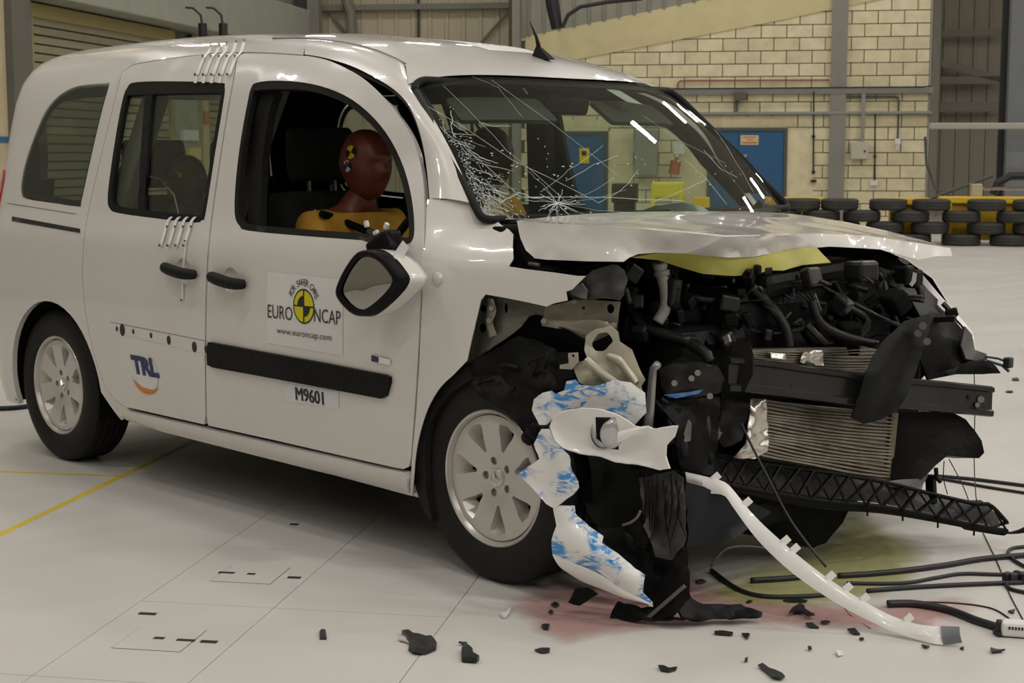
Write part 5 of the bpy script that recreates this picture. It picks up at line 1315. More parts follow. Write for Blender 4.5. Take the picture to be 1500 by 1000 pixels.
ppatch('lamp_panel_end', [(924, 566, -.80), (938, 562, -.79), (942, 575, -.79), (936, 584, -.80), (925, 578, -.80)], .004, [TAN, OLIVE], van, grid=.015, amp=.006, freq=30)
ppatch('black_bracket', [(812, 516, -.84), (832, 516, -.84), (833, 533, -.84), (820, 540, -.84), (818, 536, -.84)], .006, [BLK, BLK], van, grid=.02)
ppatch('black_bracket', [(810, 543, -.84), (842, 541, -.84), (838, 552, -.84), (822, 556, -.84)], .006, [BLK, BLK], van, grid=.02)
# ---- wheel arch liner (black, crumpled over the tyre)
ppatch('arch_liner', jag([(684, 534, -.845), (705, 522, -.84), (735, 506, -.82), (760, 492, -.80), (790, 500, -.78), (812, 510, -.78), (830, 540, -.79), (832, 565, -.80), (800, 575, -.84), (795, 610, -.86), (787, 640, -.88), (770, 640, -.88), (755, 615, -.88), (735, 600, -.87), (705, 580, -.86), (690, 560, -.855)], 1.2, 10), .006, [BLK, BLK], van, grid=.022, ridge=True, amp=.020, freq=12)
ppatch('arch_liner_rear', [(684, 536, -.87), (690, 556, -.87), (664, 572, -.875), (645, 592, -.88), (630, 622, -.88), (622, 660, -.88), (624, 720, -.875), (634, 765, -.87), (622, 752, -.86), (609, 715, -.86), (610, 660, -.87), (620, 612, -.88), (636, 580, -.88), (655, 558, -.875)], .02, [BLKR, BLKR], van, grid=.03, amp=.008, freq=14)
for (u, v, r) in ((783, 630, .03), (776, 640, .024)): MB().lathe([(0, -.02), (r*.6, -.02), (r, -.005), (r*.9, .02)], 14, PY(u, v, -.905)).build('liner_clip', BLK, van, True)
for k in range(9):
    u, v = random.uniform(720, 820), random.uniform(520, 590); MB().tube([PY(u, v, -.86), PY(u+random.uniform(-25, 25), v+random.uniform(-12, 12), -.85), PY(u+random.uniform(-30, 30), v+random.uniform(-5, 20), -.85)], .006, 6).build('liner_fold', BLKR, van, True)
# ---- white bumper skin pieces with blue rub marks
ppatch('bumper_skin', jag([(779, 600, -.93), (782, 585, -.93), (795, 575, -.925), (808, 572, -.92), (812, 577, -.92), (826, 572, -.915), (830, 558, -.91), (842, 556, -.905), (848, 564, -.90), (870, 566, -.885), (900, 556, -.86), (925, 560, -.84), (945, 575, -.82), (946, 605, -.82), (930, 622, -.83), (925, 640, -.835), (905, 620, -.85), (880, 600, -.87), (850, 600, -.90), (815, 606, -.925), (800, 622, -.935), (790, 622, -.935)], .6, 8), .005, [BLUE, BLK], van, grid=.02, amp=.012, freq=13)
ppatch('lamp_bezel', jag([(806, 625, -.955), (810, 611, -.955), (822, 604, -.95), (850, 598, -.935), (880, 600, -.915), (905, 608, -.89), (920, 617, -.875), (930, 624, -.865), (960, 628, -.845), (993, 624, -.82), (988, 640, -.82), (976, 653, -.825), (975, 668, -.825), (981, 686, -.825), (965, 688, -.835), (935, 680, -.855), (900, 676, -.88), (880, 668, -.895), (850, 664, -.92), (825, 656, -.945), (813, 645, -.955)], .5, 8), .005, [SKINW, BLK], van, grid=.016, ridge=True, amp=.005, freq=9, curve=-.022, holes=[[PY(u, v, -.885) for u, v in ((872, 611), (902, 611), (908, 640), (906, 659), (895, 657), (873, 643))]])
mb = MB(); cF = PY(884, 633, -.885); axv = Vector((.55, -.8, -.1)).normalized(); a1 = axv.cross(Vector((0, 0, 1))).normalized(); a2 = a1.cross(axv)
def disc_ring(mbx, c, prof, n=24):
    v = []; f = []
    for (r, h) in prof:
        for i in range(n): t = 2*math.pi*i/n; v.append(c+a1*r*math.cos(t)+a2*r*1.25*math.sin(t)+axv*h)
    for j in range(len(prof)-1):
        for i in range(n): f.append((j*n+i, j*n+(i+1) % n, (j+1)*n+(i+1) % n, (j+1)*n+i))
    mbx.add(v, f)
disc_ring(mb, cF, [(.030, -.04), (.034, .0), (.033, .014)]); fog = mb.build('fog_lamp', BLK, van, True)
mb = MB(); disc_ring(mb, cF-a1*.024+axv*.012, [(.030, -.02), (.031, .006), (.029, .009), (.016, .012), (.0, .013)]); mb.build('fog_lens', mat('lens', (.55, .55, .55), .08, metal=.4), fog, True)
ribbon('bezel_fin', [(905, 632, -.90), (930, 626, -.88), (950, 623, -.87)], [(905, 648, -.90), (935, 634, -.88), (955, 628, -.865)], [SKINW, SKINW], van, .004)
ppatch('bumper_skin_lower', jag([(793, 628, -.945), (805, 628, -.95), (812, 645, -.95), (820, 655, -.95), (833, 668, -.945), (838, 690, -.94), (846, 705, -.935), (847, 714, -.935), (838, 725, -.94), (828, 732, -.945), (812, 745, -.955), (800, 738, -.96), (780, 715, -.965), (759, 694, -.97), (775, 682, -.965), (790, 672, -.955), (782, 650, -.95)], .6, 7), .005, [BLUE, BLK], van, grid=.018, amp=.010, freq=13)
ppatch('bumper_corner', jag([(810, 745, -.955), (820, 740, -.95), (842, 740, -.93), (843, 752, -.925), (865, 772, -.90), (884, 785, -.90), (882, 795, -.90), (905, 810, -.89), (930, 832, -.87), (945, 842, -.86), (941, 868, -.86), (956, 884, -.84), (930, 878, -.865), (905, 868, -.885), (880, 855, -.90), (850, 840, -.915), (825, 826, -.945), (809, 810, -.96), (808, 790, -.965), (815, 770, -.96)], .6, 8), .006, [BLUE, BLK], van, grid=.02, amp=.010, freq=9, curve=.03)
ribbon('bumper_corner_lip', [(809, 811, -.962), (830, 822, -.95), (870, 838, -.92), (910, 862, -.89), (955, 884, -.845)], [(822, 832, -.95), (850, 850, -.92), (880, 862, -.90), (915, 876, -.88), (957, 886, -.84)], [SKINW, BLK], van, .004)
# ---- black plastic hanging under the corner
ppatch('hanging_undertrim', jag([(940, 688, -.76), (1003, 690, -.72), (1006, 760, -.74), (1008, 830, -.76), (1012, 875, -.775), (985, 903, -.80), (950, 908, -.81), (920, 893, -.82), (956, 886, -.79), (943, 868, -.79), (946, 842, -.79), (905, 810, -.83), (884, 790, -.85), (886, 774, -.84), (905, 772, -.82), (925, 785, -.80), (942, 775, -.79), (936, 748, -.78), (948, 718, -.77)], 2.0, 8), .006, [BLK, BLK], van, grid=.016, ridge=True, amp=.020, freq=10)
ppatch('inner_splash_shield', jag([(846, 722, -.80), (862, 700, -.78), (890, 690, -.74), (940, 690, -.68), (950, 760, -.68), (940, 800, -.72), (905, 785, -.76), (870, 765, -.82)], 1.5, 8), .006, [DARK, DARK], van, grid=.03, ridge=True, amp=.014, freq=9)
MB().tube([PY(u, v, -.83) for u, v in spline([(912, 769), (924, 765), (934, 757), (938, 748)], 4)], .004, 6).build('trim_edge', mat('edge_grey', (.16, .155, .14), .35), van, True)
ppatch('trim_facet', [(942, 770, -.82), (956, 742, -.81), (958, 760, -.81), (952, 790, -.82)], .004, [mat('facet_grey', (.07, .066, .06), .4), BLK], van, grid=.02)
ppatch('trim_facet', [(912, 768, -.825), (938, 760, -.81), (950, 792, -.81), (945, 805, -.82), (925, 795, -.82)], .004, [BLK, BLK], van, grid=.02, ridge=True, amp=.006)
for k in range(9):
    u = 945+k*6.5; v = 695+(k%3)*8; MB().tube([PY(u, v, -.80), PY(u+random.uniform(-6, 6), v+40, -.815), PY(u+random.uniform(-8, 8), v+random.uniform(70, 120), -.815)], [.004, .003, .001], 6).build('shredded_strand', BLK, van, True)
ppatch('undertrim_fold', jag([(935, 700, -.79), (985, 690, -.77), (1000, 700, -.76), (1005, 790, -.78), (985, 820, -.80), (960, 815, -.81), (945, 770, -.81)], 2, 8), .006, [mat('worn_black', (.022, .021, .020), .5, var=.4, vs=20), BLK], van, grid=.016, ridge=True, amp=.016, freq=12)
ppatch('undertrim_blade', jag([(870, 780, -.80), (900, 795, -.79), (960, 815, -.77), (975, 850, -.78), (970, 885, -.79), (950, 870, -.78), (930, 830, -.78), (895, 800, -.79)], 1.5, 8), .005, [BLK, BLK], van, grid=.022, ridge=True, amp=.012, freq=13)
MB().bar(PY(1003, 858, -.80), PY(945, 908, -.83), .006, .010).build('trim_strut', mat('dull_grey', (.10, .10, .09), .5), van)
def floor_patch(name, pix, z, t, m, parent=None, amp=.004, freq=20, grid=.02, zs=None):
    return patch(name, [PZ(u, v, z if zs is None else zs[i]) for i, (u, v) in enumerate(pix)], t, m, parent, grid=grid, amp=amp, freq=freq, face=(0, 0, 1))
ppatch('trim_skirt', jag([(985, 870, -.77), (1005, 872, -.74), (1030, 884, -.70), (1058, 884, -.66), (1085, 884, -.62), (1100, 890, -.60), (1117, 896, -.58), (1116, 902, -.59), (1080, 903, -.66), (1045, 906, -.70), (1015, 907, -.76), (1000, 903, -.79)], 1.5, 8), .008, [BLK, BLK], van, grid=.02, ridge=True, amp=.012, freq=20)
ppatch('trim_skirt', jag([(905, 880, -.84), (940, 890, -.82), (985, 903, -.80), (1008, 907, -.79), (955, 909, -.83), (930, 910, -.84), (893, 905, -.86)], 1.5, 8), .006, [BLK, BLK], van, grid=.02, ridge=True, amp=.008, freq=20)
ppatch('torn_tongue', jag([(832, 882, -.92), (842, 862, -.92), (860, 860, -.91), (876, 870, -.90), (860, 880, -.91), (848, 887, -.92)], 1.2, 7), .004, [BLK, BLK], van, grid=.02, amp=.008, freq=20)
# ---- engine bay: dark engine, boxes, hoses
eng = MB(); eng.box((2.86, .12, .66), (.42, .80, .40), Matrix.Rotation(-.12, 3, 'Z'), .05); eng.box((2.78, -.32, .55), (.50, .34, .42), Matrix.Rotation(-.1, 3, 'Z'), .04); eng.box((2.90, .10, .88), (.34, .50, .08), Matrix.Rotation(.06, 3, 'X'), .03); eng.build('engine', BLK, van)
mb = MB(); mb.box((2.70, -.52, .45), (.5, .18, .25), None, .03); mb.box((2.78, .45, .78), (.32, .26, .22), None, .02); mb.build('battery_tray', DARK, van)
ppatch('engine_cover', [(1010, 470, -.32), (1060, 455, -.18), (1110, 470, -.06), (1115, 490, -.06), (1095, 505, -.12), (1060, 490, -.22), (1020, 488, -.32)], .02, [BLK, BLK], van, grid=.03, amp=.01)
filler = MB(); filler.tube([PY(u, v, y) for u, v, y in spline([(966, 384, -.52), (970, 405, -.51), (975, 430, -.50), (974, 452, -.50), (963, 472, -.52)], 5)], [.022]*3+[.017]*18, 12); filler.tube([PY(969, 396, -.51), PY(970, 404, -.51)], .023, 12); filler.build('filler_pipe', mat('grey_pipe', (.23, .215, .205), .45), van, True)
random.seed(23)
HOSE = mat('hose_black', (.011, .011, .011), .33, var=.3, spec=.22)
for (pts, r) in [([(935, 480, -.55), (990, 495, -.50), (1030, 515, -.50), (1040, 530, -.5)], .017), ([(930, 420, -.50), (925, 450, -.52), (945, 480, -.54), (1010, 500, -.5)], .014), ([(1100, 420, -.2), (1130, 450, -.12), (1150, 480, -.1), (1157, 510, -.1)], .016), ([(1115, 440, -.15), (1145, 470, -.1), (1160, 500, -.08)], .012), ([(1190, 440, .0), (1200, 470, .0), (1230, 490, .05), (1285, 505, .15)], .014), ([(1205, 420, .1), (1280, 460, .2), (1320, 478, .3)], .007), ([(1000, 430, -.35), (1040, 440, -.3), (1080, 430, -.2), (1130, 425, -.1)], .012), ([(1230, 390, .3), (1280, 395, .4), (1340, 415, .5), (1350, 440, .5)], .012), ([(1160, 420, .05), (1220, 415, .2), (1270, 425, .3)], .010), ([(1090, 480, -.2), (1130, 490, -.1), (1180, 480, .0)], .008), ([(1240, 450, .2), (1270, 470, .25), (1250, 500, .2)], .014), ([(1180, 480, .02), (1195, 500, .05), (1220, 505, .1)], .018), ([(905, 400, -.62), (915, 420, -.62), (922, 445, -.62)], .010)]:
    MB().tube([PY(*p) for p in spline(pts, 5)], r, 8).build('hose', HOSE, van, True)
for k in range(120):                         # torn brackets, clips and plugs inside the bay
    u, v = random.uniform(925, 1330), random.uniform(392, 512)
    if v > 470 and u > 1260: continue
    y = -.54+(u-925)/(1330-925)*.95+random.uniform(-.10, .10)
    s = random.uniform(.012, .05) if k % 5 else random.uniform(.05, .10); rot = Matrix.Rotation(random.uniform(0, 6), 3, 'Z') @ Matrix.Rotation(random.uniform(0, 3), 3, 'X')
    m = random.choice([BLK, BLK, DARK, STEEL, HOSE, BLK, GREY if k % 7 == 0 else BLK, mat('mid_grey_plastic', (.12, .12, .115), .45) if k % 11 == 0 else HOSE])
    MB().box(PY(u, v, y), (s, s*random.uniform(.5, 1.3), s*random.uniform(.4, 1.6)), rot, s*.15).build(random.choice(['engine_fitting', 'sensor_plug', 'cable_clip']), m, van)
for k in range(26):
    u, v = random.uniform(930, 1320), random.uniform(400, 500); y = -.52+(u-925)/405*.95
    p = [PY(u+i*random.uniform(8, 22), v+random.uniform(-14, 14), y+random.uniform(-.02, .04)) for i in range(4)]
    MB().tube([Vector(q) for q in spline(p, 4)], random.choice([.003, .004, .006]), 6).build('wiring', INK, van, True)
ppatch('white_clip', [(1060, 495, -.45), (1066, 490, -.45), (1069, 500, -.45), (1062, 505, -.45)], .008, GREY, van, grid=.02)
ppatch('silver_bracket', [(1190, 432, .0), (1194, 430, .0), (1203, 455, .02), (1199, 460, .02), (1193, 445, .01)], .004, GREY, van, grid=.02)
MB().tube([PY(1183, 475, .0), PY(1195, 488, .02), PY(1210, 503, .05)], .010, 8).build('coolant_pipe', mat('olive_pipe', (.06, .06, .045), .4), van, True)
# ---- near chassis leg, crushed black steel box and posts
ppatch('crash_box', jag([(965, 540, -.60), (985, 533, -.58), (1020, 530, -.53), (1050, 535, -.48), (1062, 555, -.46), (1055, 575, -.47), (1020, 582, -.53), (980, 583, -.59), (968, 565, -.60)], 1.2, 8), .05, [STEEL, STEEL], van, grid=.016, ridge=True, amp=.014, freq=18)
for (u, v) in ((988, 561), (1013, 554), (1040, 580), (1022, 546)): MB().tube([PY(u, v, -.60 if u < 1000 else -.54), PY(u, v, -.62 if u < 1000 else -.56)], .009, 8).build('bolt', CHROME, van)
ppatch('paint_smear', [(972, 578, -.615), (1010, 574, -.56), (1030, 570, -.52), (1024, 576, -.54), (990, 583, -.60)], .002, [mat('blue_smear', (.03, .12, .30), .5), STEEL], van, grid=.02)
mb = MB(); mb.tube([PY(u, v, -.68) for u, v in ((964, 533), (957, 540), (955, 560), (952, 600), (949, 626))], [.011, .011, .012, .013, .015], 10); mb.build('bent_bar', GREY, van, True)
mb = MB(); mb.bar(PY(1011, 600, -.52), PY(1052, 632, -.47), .010, .020); mb.bar(PY(1052, 630, -.47), PY(1026, 682, -.52), .012, .024); mb.build('bent_strap', mat('worn_strap', (.11, .105, .095), .4, metal=.3), van)
ppatch('upright_post', [(1071, 500, -.44), (1098, 500, -.41), (1103, 520, -.41), (1102, 548, -.42), (1090, 575, -.43), (1073, 560, -.45)], .04, [BLK, BLK], van, grid=.03, amp=.004)
ppatch('fan_shroud', jag([(1058, 576, -.42), (1098, 580, -.34), (1095, 610, -.36), (1086, 645, -.40), (1060, 655, -.44), (1052, 640, -.46)], 1.5, 8), .02, [BLK, BLK], van, grid=.02, ridge=True, amp=.012, freq=16)
for (u0_, v0, y0, u1_, v1, y1, r) in ((975, 590, -.60, 985, 650, -.62, .012), (990, 600, -.58, 1000, 670, -.6, .018), (1000, 580, -.55, 1020, 640, -.52, .010), (1035, 600, -.5, 1042, 690, -.5, .012), (968, 585, -.62, 1005, 600, -.55, .009)):
    MB().tube([PY(u0_, v0, y0), PY((u0_+u1_)/2+random.uniform(-6, 6), (v0+v1)/2, (y0+y1)/2), PY(u1_, v1, y1)], r, 8).build('crushed_pipe', HOSE, van, True)
ppatch('chassis_leg_skin', jag([(955, 585, -.62), (1010, 585, -.54), (1055, 580, -.46), (1052, 640, -.47), (1045, 695, -.5), (1000, 695, -.58), (990, 650, -.60), (993, 624, -.62)], 1, 9), .02, [BLK, BLK], van, grid=.03, ridge=True, amp=.02, freq=12)
ppatch('crushed_strap', [(1008, 615, -.60), (1012, 620, -.60), (1012, 645, -.59), (1003, 648, -.60), (1000, 640, -.60)], .004, [GREY, GREY], van, grid=.02, amp=.006, freq=30)
# ---- bumper beam
BP = [(1066, 548, -.47), (1110, 551, -.36), (1200, 563, -.12), (1290, 574, .13), (1370, 580, .36), (1452, 588, .60)]
path = [PY(*p) for p in spline(BP, 6)]
def sweep(path, prof, m, name, parent, label=None, sm=False):
    v = []; f = []; n = len(path); k = len(prof)
    for i, p in enumerate(path):
        t = (path[min(i+1, n-1)]-path[max(i-1, 0)]); t.z = 0; t.normalize(); o = Vector((t.y, -t.x, 0))
        if o.dot(Vector(CAM)-p) < 0: o = -o
        for (a, b) in prof: v.append(p+o*a+Vector((0, 0, b)))
    for i in range(n-1):
        for j in range(k): f.append((i*k+j, (i+1)*k+j, (i+1)*k+(j+1) % k, i*k+(j+1) % k))
    f.append(tuple(range(k))); f.append(tuple(reversed(range((n-1)*k, n*k))))
    ob = mk(name, v, f, m, parent, False, None, label)
    bm = bmesh.new(); bm.from_mesh(ob.data); bmesh.ops.recalc_face_normals(bm, faces=bm.faces); bm.to_mesh(ob.data); bm.free()
    return smooth_by_angle(ob, 30)
beam = sweep(path, [(-.03, .048), (.0, .050), (.012, .046), (.014, .034), (.004, .028), (.004, -.024), (.014, -.030), (.012, -.046), (0, -.050), (-.03, -.048)], STEEL, 'bumper_beam', van)
for (u, v, r) in ((1437, 585, .011), (1432, 593, .008), (1421, 582, .006), (1168, 552, .005), (1158, 563, .005), (1167, 563, .006)):
    y = -.47+(u-1066)/386*1.07; MB().tube([PY(u, v, y-.012), PY(u, v, y-.022)], r, 10).build('beam_hole', CHROME if r > .007 else INK, beam)
# ---- radiator pack
def quadpack(name, C4, nb, m, parent, dep=.04, br=.35):
    """rows of fine tubes across a four-cornered core"""
    tl, tr, br_, bl = [PY(*c) for c in C4]; mb = MB()
    nn = (tr-tl).cross(bl-tl).normalized()
    if nn.dot(Vector(CAM)-tl) < 0: nn = -nn
    for i in range(nb):
        t = (i+.5)/nb; a = tl.lerp(bl, t); b = tr.lerp(br_, t); h = (bl-tl).length/nb*.62
        P = [a.lerp(b, s)+Vector((0, 0, -.006*math.sin(math.pi*s)+.002*math.sin(9*s+i))) for s in np.linspace(0, 1, 9)]
        for p, q in zip(P[:-1], P[1:]): mb.bar(p+nn*.004, q+nn*.004, .012, h, nn.cross(tr-tl))
    mb.add([p-nn*.006 for p in (tl, tr, br_, bl)]+[p-nn*dep for p in (tl, tr, br_, bl)], [(0, 1, 2, 3), (7, 6, 5, 4), (0, 4, 5, 1), (1, 5, 6, 2), (2, 6, 7, 3), (3, 7, 4, 0)])
    return mb.build(name, m, parent)
RADM = mat('radiator_metal', (.24, .225, .20), .30, metal=.7, var=.25, vs=18)
FOIL = mat('crumpled_foil', (.50, .48, .45), .2, metal=.8, var=.2, vs=30)
rad = quadpack('radiator', [(1098, 583, -.29), (1311, 605, .30), (1303, 702, .29), (1112, 668, -.30)], 18, RADM, van)
for (u, v, y) in ((1112, 530, -.30),): pass
quadpack('upper_cooler', [(1098, 512, -.30), (1288, 508, .24), (1285, 548, .24), (1098, 530, -.30)], 8, RADM, van)
ppatch('foil_fold', jag([(1100, 585, -.33), (1122, 584, -.28), (1126, 640, -.28), (1125, 660, -.29), (1105, 672, -.34), (1075, 670, -.41), (1092, 650, -.38), (1096, 620, -.36)], 1.2, 8), .003, [FOIL, FOIL], van, grid=.012, ridge=True, amp=.014, freq=38)
ppatch('foil_fold', jag([(1178, 515, -.10), (1205, 513, -.03), (1207, 535, -.03), (1190, 536, -.07), (1172, 530, -.12)], 1, 6), .002, [FOIL, FOIL], van, grid=.012, ridge=True, amp=.008, freq=40)
ppatch('foil_fold', jag([(1128, 516, -.24), (1150, 518, -.18), (1152, 527, -.18), (1130, 524, -.24)], 1, 6), .002, [FOIL, FOIL], van, grid=.012, ridge=True, amp=.006, freq=40)
mb = MB(); mb.bar(PY(1311, 604, .295), PY(1301, 702, .285), .014, .02); mb.build('radiator_edge', mat('brass_edge', (.22, .19, .12), .4, metal=.5), rad)
# hanging black plate before the beam
ppatch('hanging_plate', jag([(1293, 500, .10), (1325, 470, .20), (1360, 459, .30), (1365, 470, .30), (1352, 510, .24), (1342, 545, .20), (1330, 575, .16), (1315, 602, .12), (1290, 615, .07), (1265, 621, .02), (1247, 612, -.01), (1258, 580, .0), (1268, 545, .02), (1280, 520, .06)], .8, 9), .008, [mat('plate_black', (.009, .0095, .011), .36, var=.3, spec=.13), BLK], van, grid=.025, ridge=True, amp=.005, freq=7)
for (u, v) in ((1352, 477), (1358, 500), (1345, 488)): MB().tube([PY(u, v, .22), PY(u, v, .205)], .012, 8).build('plate_lug', mat('lug_grey', (.09, .09, .088), .5), van)
ppatch('side_duct', jag([(1308, 604, .30), (1370, 602, .44), (1400, 606, .50), (1415, 614, .52), (1428, 630, .54), (1438, 645, .55), (1442, 663, .55), (1434, 671, .54), (1388, 667, .44), (1370, 682, .40), (1350, 702, .35), (1306, 704, .28)], .8, 10), .05, [BLK, BLK], van, grid=.035, amp=.006)
mb = MB(); mb.bar(PY(1363, 695, .42), PY(1365, 737, .42), .02, .028); mb.tube([PY(1371, 685, .42), PY(1372, 700, .42), PY(1378, 706, .43)], .007, 6); mb.build('duct_leg', BLK, van)
ppatch('lower_deflector', [(1288, 706, .24), (1320, 702, .3), (1345, 701, .34), (1360, 695, .40), (1352, 710, .36), (1350, 718, .34), (1305, 712, .26)], .006, [mat('grey_deflector', (.09, .09, .09), .4), BLK], van, grid=.03)
# ---- lower grille lattice hanging across the front
GT = [(1048, 667, -.44), (1100, 676, -.31), (1200, 690, -.04), (1290, 705, .18), (1360, 722, .36), (1380, 727, .40), (1430, 738, .50), (1450, 739, .54), (1475, 765, .60)]
GB = [(1050, 706, -.46), (1100, 716, -.33), (1200, 733, -.06), (1290, 742, .16), (1370, 757, .35), (1420, 768, .46), (1475, 778, .59)]
gt, gb = resamp([PY(*p) for p in spline(GT, 5)], 60), resamp([PY(*p) for p in spline(GB, 5)], 60)
grl = MB(); grl.tube(gt, .007, 6).tube(gb, .009, 6); grl = grl.build('lower_grille', BLK, van, True)
nc = 17
for i in range(nc):
    a, b = int(59*i/nc), int(59*(i+1)/nc)
    MB().bar(gt[a], gb[b], .0055, .018, (1, -1, 0)).build('grille_bar', BLK, grl); MB().bar(gb[a], gt[b], .0055, .018, (1, -1, 0)).build('grille_bar', BLK, grl)
    if i % 2 and i > 7: MB().bar(gb[a]+Vector((.012, -.01, .015)), gb[a]+Vector((.012, -.01, -.03)), .005, .006, (1, -1, 0)).build('grille_clip', BLK, grl)
gback = MB(); n = len(gt); vv = [p+Vector((-.045, .035, 0)) for p in gt]+[p+Vector((-.045, .035, 0)) for p in gb]; gback.add(vv, [(i, i+1, n+i+1, n+i) for i in range(n-1)]); gback.build('grille_backing', mat('backing_black', (.05, .051, .054), .3, var=.4, vs=25, bump=.3), grl)
ribbon('grille_lip', [(p[0], p[1]+1, p[2]) for p in GB]+[(1503, 770, .64)], [(1050, 716, -.45), (1100, 727, -.32), (1200, 745, -.05), (1290, 752, .17), (1370, 765, .36), (1420, 774, .47), (1475, 782, .59), (1503, 780, .64)], [BLK, BLK], grl, .006)
# ---- undertray and subframe under the front
ppatch('undertray', jag([(1000, 735, -.55), (1060, 725, -.42), (1150, 738, -.15), (1243, 748, .12), (1235, 765, .12), (1210, 795, .06), (1190, 803, .02), (1130, 788, -.12), (1080, 780, -.25), (1030, 785, -.40), (1005, 795, -.55)], .8, 10), .02, [DARK, DARK], van, grid=.04, amp=.008)
ppatch('bumper_absorber', jag([(1003, 705, -.66), (1060, 722, -.55), (1100, 735, -.45), (1130, 750, -.38), (1100, 770, -.46), (1075, 790, -.52), (1040, 798, -.58), (1000, 800, -.66)], 1, 9), .02, [mat('blue_black_plastic', (.014, .0155, .019), .32, var=.3, spec=.2), BLK], van, grid=.03, amp=.012)
mb = MB(); mb.box((2.72, .15, .16), (.40, 1.0, .10), None, .02); mb.box((3.0, -.05, .20), (.3, .9, .08), None, .02); mb.build('subframe', DARK, van)
MB().box((3.02, .35, .42), (.25, .55, .35), None, .03).build('lamp_carrier', DARK, van)
# loose cables under the bumper
for pts, r, m in [([(1041, 830, -.5), (1060, 806, -.45), (1090, 800, -.38), (1130, 806, -.30), (1170, 830, -.3)], .004, mat('olive_cable', (.06, .065, .05), .5)), ([(1086, 620, -.44), (1095, 640, -.43), (1120, 690, -.42), (1160, 765, -.40), (1210, 830, -.40)], .004, INK)]:
    MB().tube([PY(*p) for p in spline(pts, 6)], r, 6).build('loose_cable', m, van, True)

# ================================================================== loose things on the floor
# ---- long white bumper strip leaning out of the wreck
STT = [(1004, 691, -.60), (1035, 698, -.58), (1062, 706, -.56), (1078, 722, -.55), (1096, 745, -.54), (1120, 770, -.53), (1150, 797, -.52), (1185, 826, -.50), (1222, 853, -.48), (1265, 880, -.455), (1305, 901, -.435), (1345, 914, -.42), (1376, 917, -.40), (1405, 917, -.385)]
STB = [(1004, 715, -.61), (1035, 722, -.59), (1060, 725, -.575), (1072, 740, -.57), (1092, 768, -.56), (1112, 793, -.55), (1142, 823, -.54), (1175, 850, -.52), (1212, 875, -.50), (1255, 900, -.475), (1300, 921, -.455), (1345, 937, -.435), (1378, 944, -.415), (1408, 941, -.395)]
def flo(p):                                  # keep a point on or above the floor
    q = PY(*p); return q if q.z > .004 else PZ(p[0], p[1], .004)
_PY = PY
PY = lambda u, v, y: (lambda q: q if q.z > .004 else PZ(u, v, .004))(_PY(u, v, y))
stp = ribbon('bumper_strip', STT, STB, [SKINW, GREY], None, .0025, .006, 60, 5)
tag(stp, 'long curved white bumper strip leaning from the wreck onto the floor', 'bumper strip')
su = [q[0] for q in STT]
for u in (1044, 1090, 1146, 1160, 1212, 1237, 1262, 1326):
    v_, y_ = float(np.interp(u, su, [q[1] for q in STT])), float(np.interp(u, su, [q[2] for q in STT])); p = PY(u, v_+2, y_); q = p+Vector((.012, .014, .016))
    MB().bar(p, q, .020, .004, (1, -.7, .3), .001).build('clip_tab', SKINW, stp)
ribbon('grey_end', [(1378, 916.5, -.402), (1392, 917, -.395), (1405, 917, -.389)], [(1382, 944, -.418), (1395, 943, -.408), (1409, 941, -.399)], [mat('end_grey', (.16, .17, .19), .35), GREY], stp, .008)
ribbon('blue_rub', [(1005, 694, -.612), (1018, 697, -.608), (1030, 699, -.60)], [(1005, 706, -.615), (1018, 707, -.61), (1030, 712, -.605)], [BLUE, BLUE], stp, .003, .002)
PY = _PY
# ---- spilt fluids
def puddle(name, col, pix, lab, seed, rough=.10):
    m = bpy.data.materials.new(name); m.use_nodes = True; nt = m.node_tree; b = nt.nodes['Principled BSDF']; out_ = nt.nodes['Material Output']
    b.inputs['Base Color'].default_value = tuple(col)+(1,); b.inputs['Roughness'].default_value = rough
    g_ = nt.nodes.new('ShaderNodeNewGeometry'); n = nt.nodes.new('ShaderNodeTexNoise'); n.inputs['Scale'].default_value = 5.0; n.inputs['Detail'].default_value = 6; n.inputs['Distortion'].default_value = .6
    nt.links.new(g_.outputs['Position'], n.inputs['Vector'])
    at = nt.nodes.new('ShaderNodeAttribute'); at.attribute_name = 'rim'
    ad = nt.nodes.new('ShaderNodeMath'); ad.operation = 'ADD'; nt.links.new(at.outputs['Fac'], ad.inputs[0]); nt.links.new(n.outputs['Fac'], ad.inputs[1])
    r_ = nt.nodes.new('ShaderNodeMapRange'); r_.inputs[1].default_value = .62; r_.inputs[2].default_value = 1.25; r_.inputs[4].default_value = .62; nt.links.new(ad.outputs[0], r_.inputs[0])
    tr = nt.nodes.new('ShaderNodeBsdfTransparent'); mx = nt.nodes.new('ShaderNodeMixShader')
    nt.links.new(r_.outputs[0], mx.inputs[0]); nt.links.new(tr.outputs[0], mx.inputs[1]); nt.links.new(b.outputs[0], mx.inputs[2]); nt.links.new(mx.outputs[0], out_.inputs[0])
    P = [PZ(u, v, 0) for u, v in spline(pix, 5, True)]; V, tri = fill2d([(p.x, p.y) for p in P], (), .04)
    o = mk(name, [Vector((p.x, p.y, .0011+.0003*seed)) for p in V], tri, m); B = np.array([[p.x, p.y] for p in P])
    a = o.data.attributes.new('rim', 'FLOAT', 'POINT'); a.data.foreach_set('value', [min(1.0, math.sqrt(((B-np.array([p.x, p.y]))**2).sum(1).min())/.16) for p in V])
    return tag(o, lab, 'spill', None, 'stuff')
puddle('coolant_spill', (.55, .30, .29), [(735, 880), (800, 850), (900, 850), (1010, 838), (1120, 868), (1260, 880), (1400, 870), (1450, 895), (1380, 930), (1250, 930), (1100, 920), (980, 925), (850, 945), (770, 930)], 'pink coolant stain on the floor under the crushed corner', 0, .14)
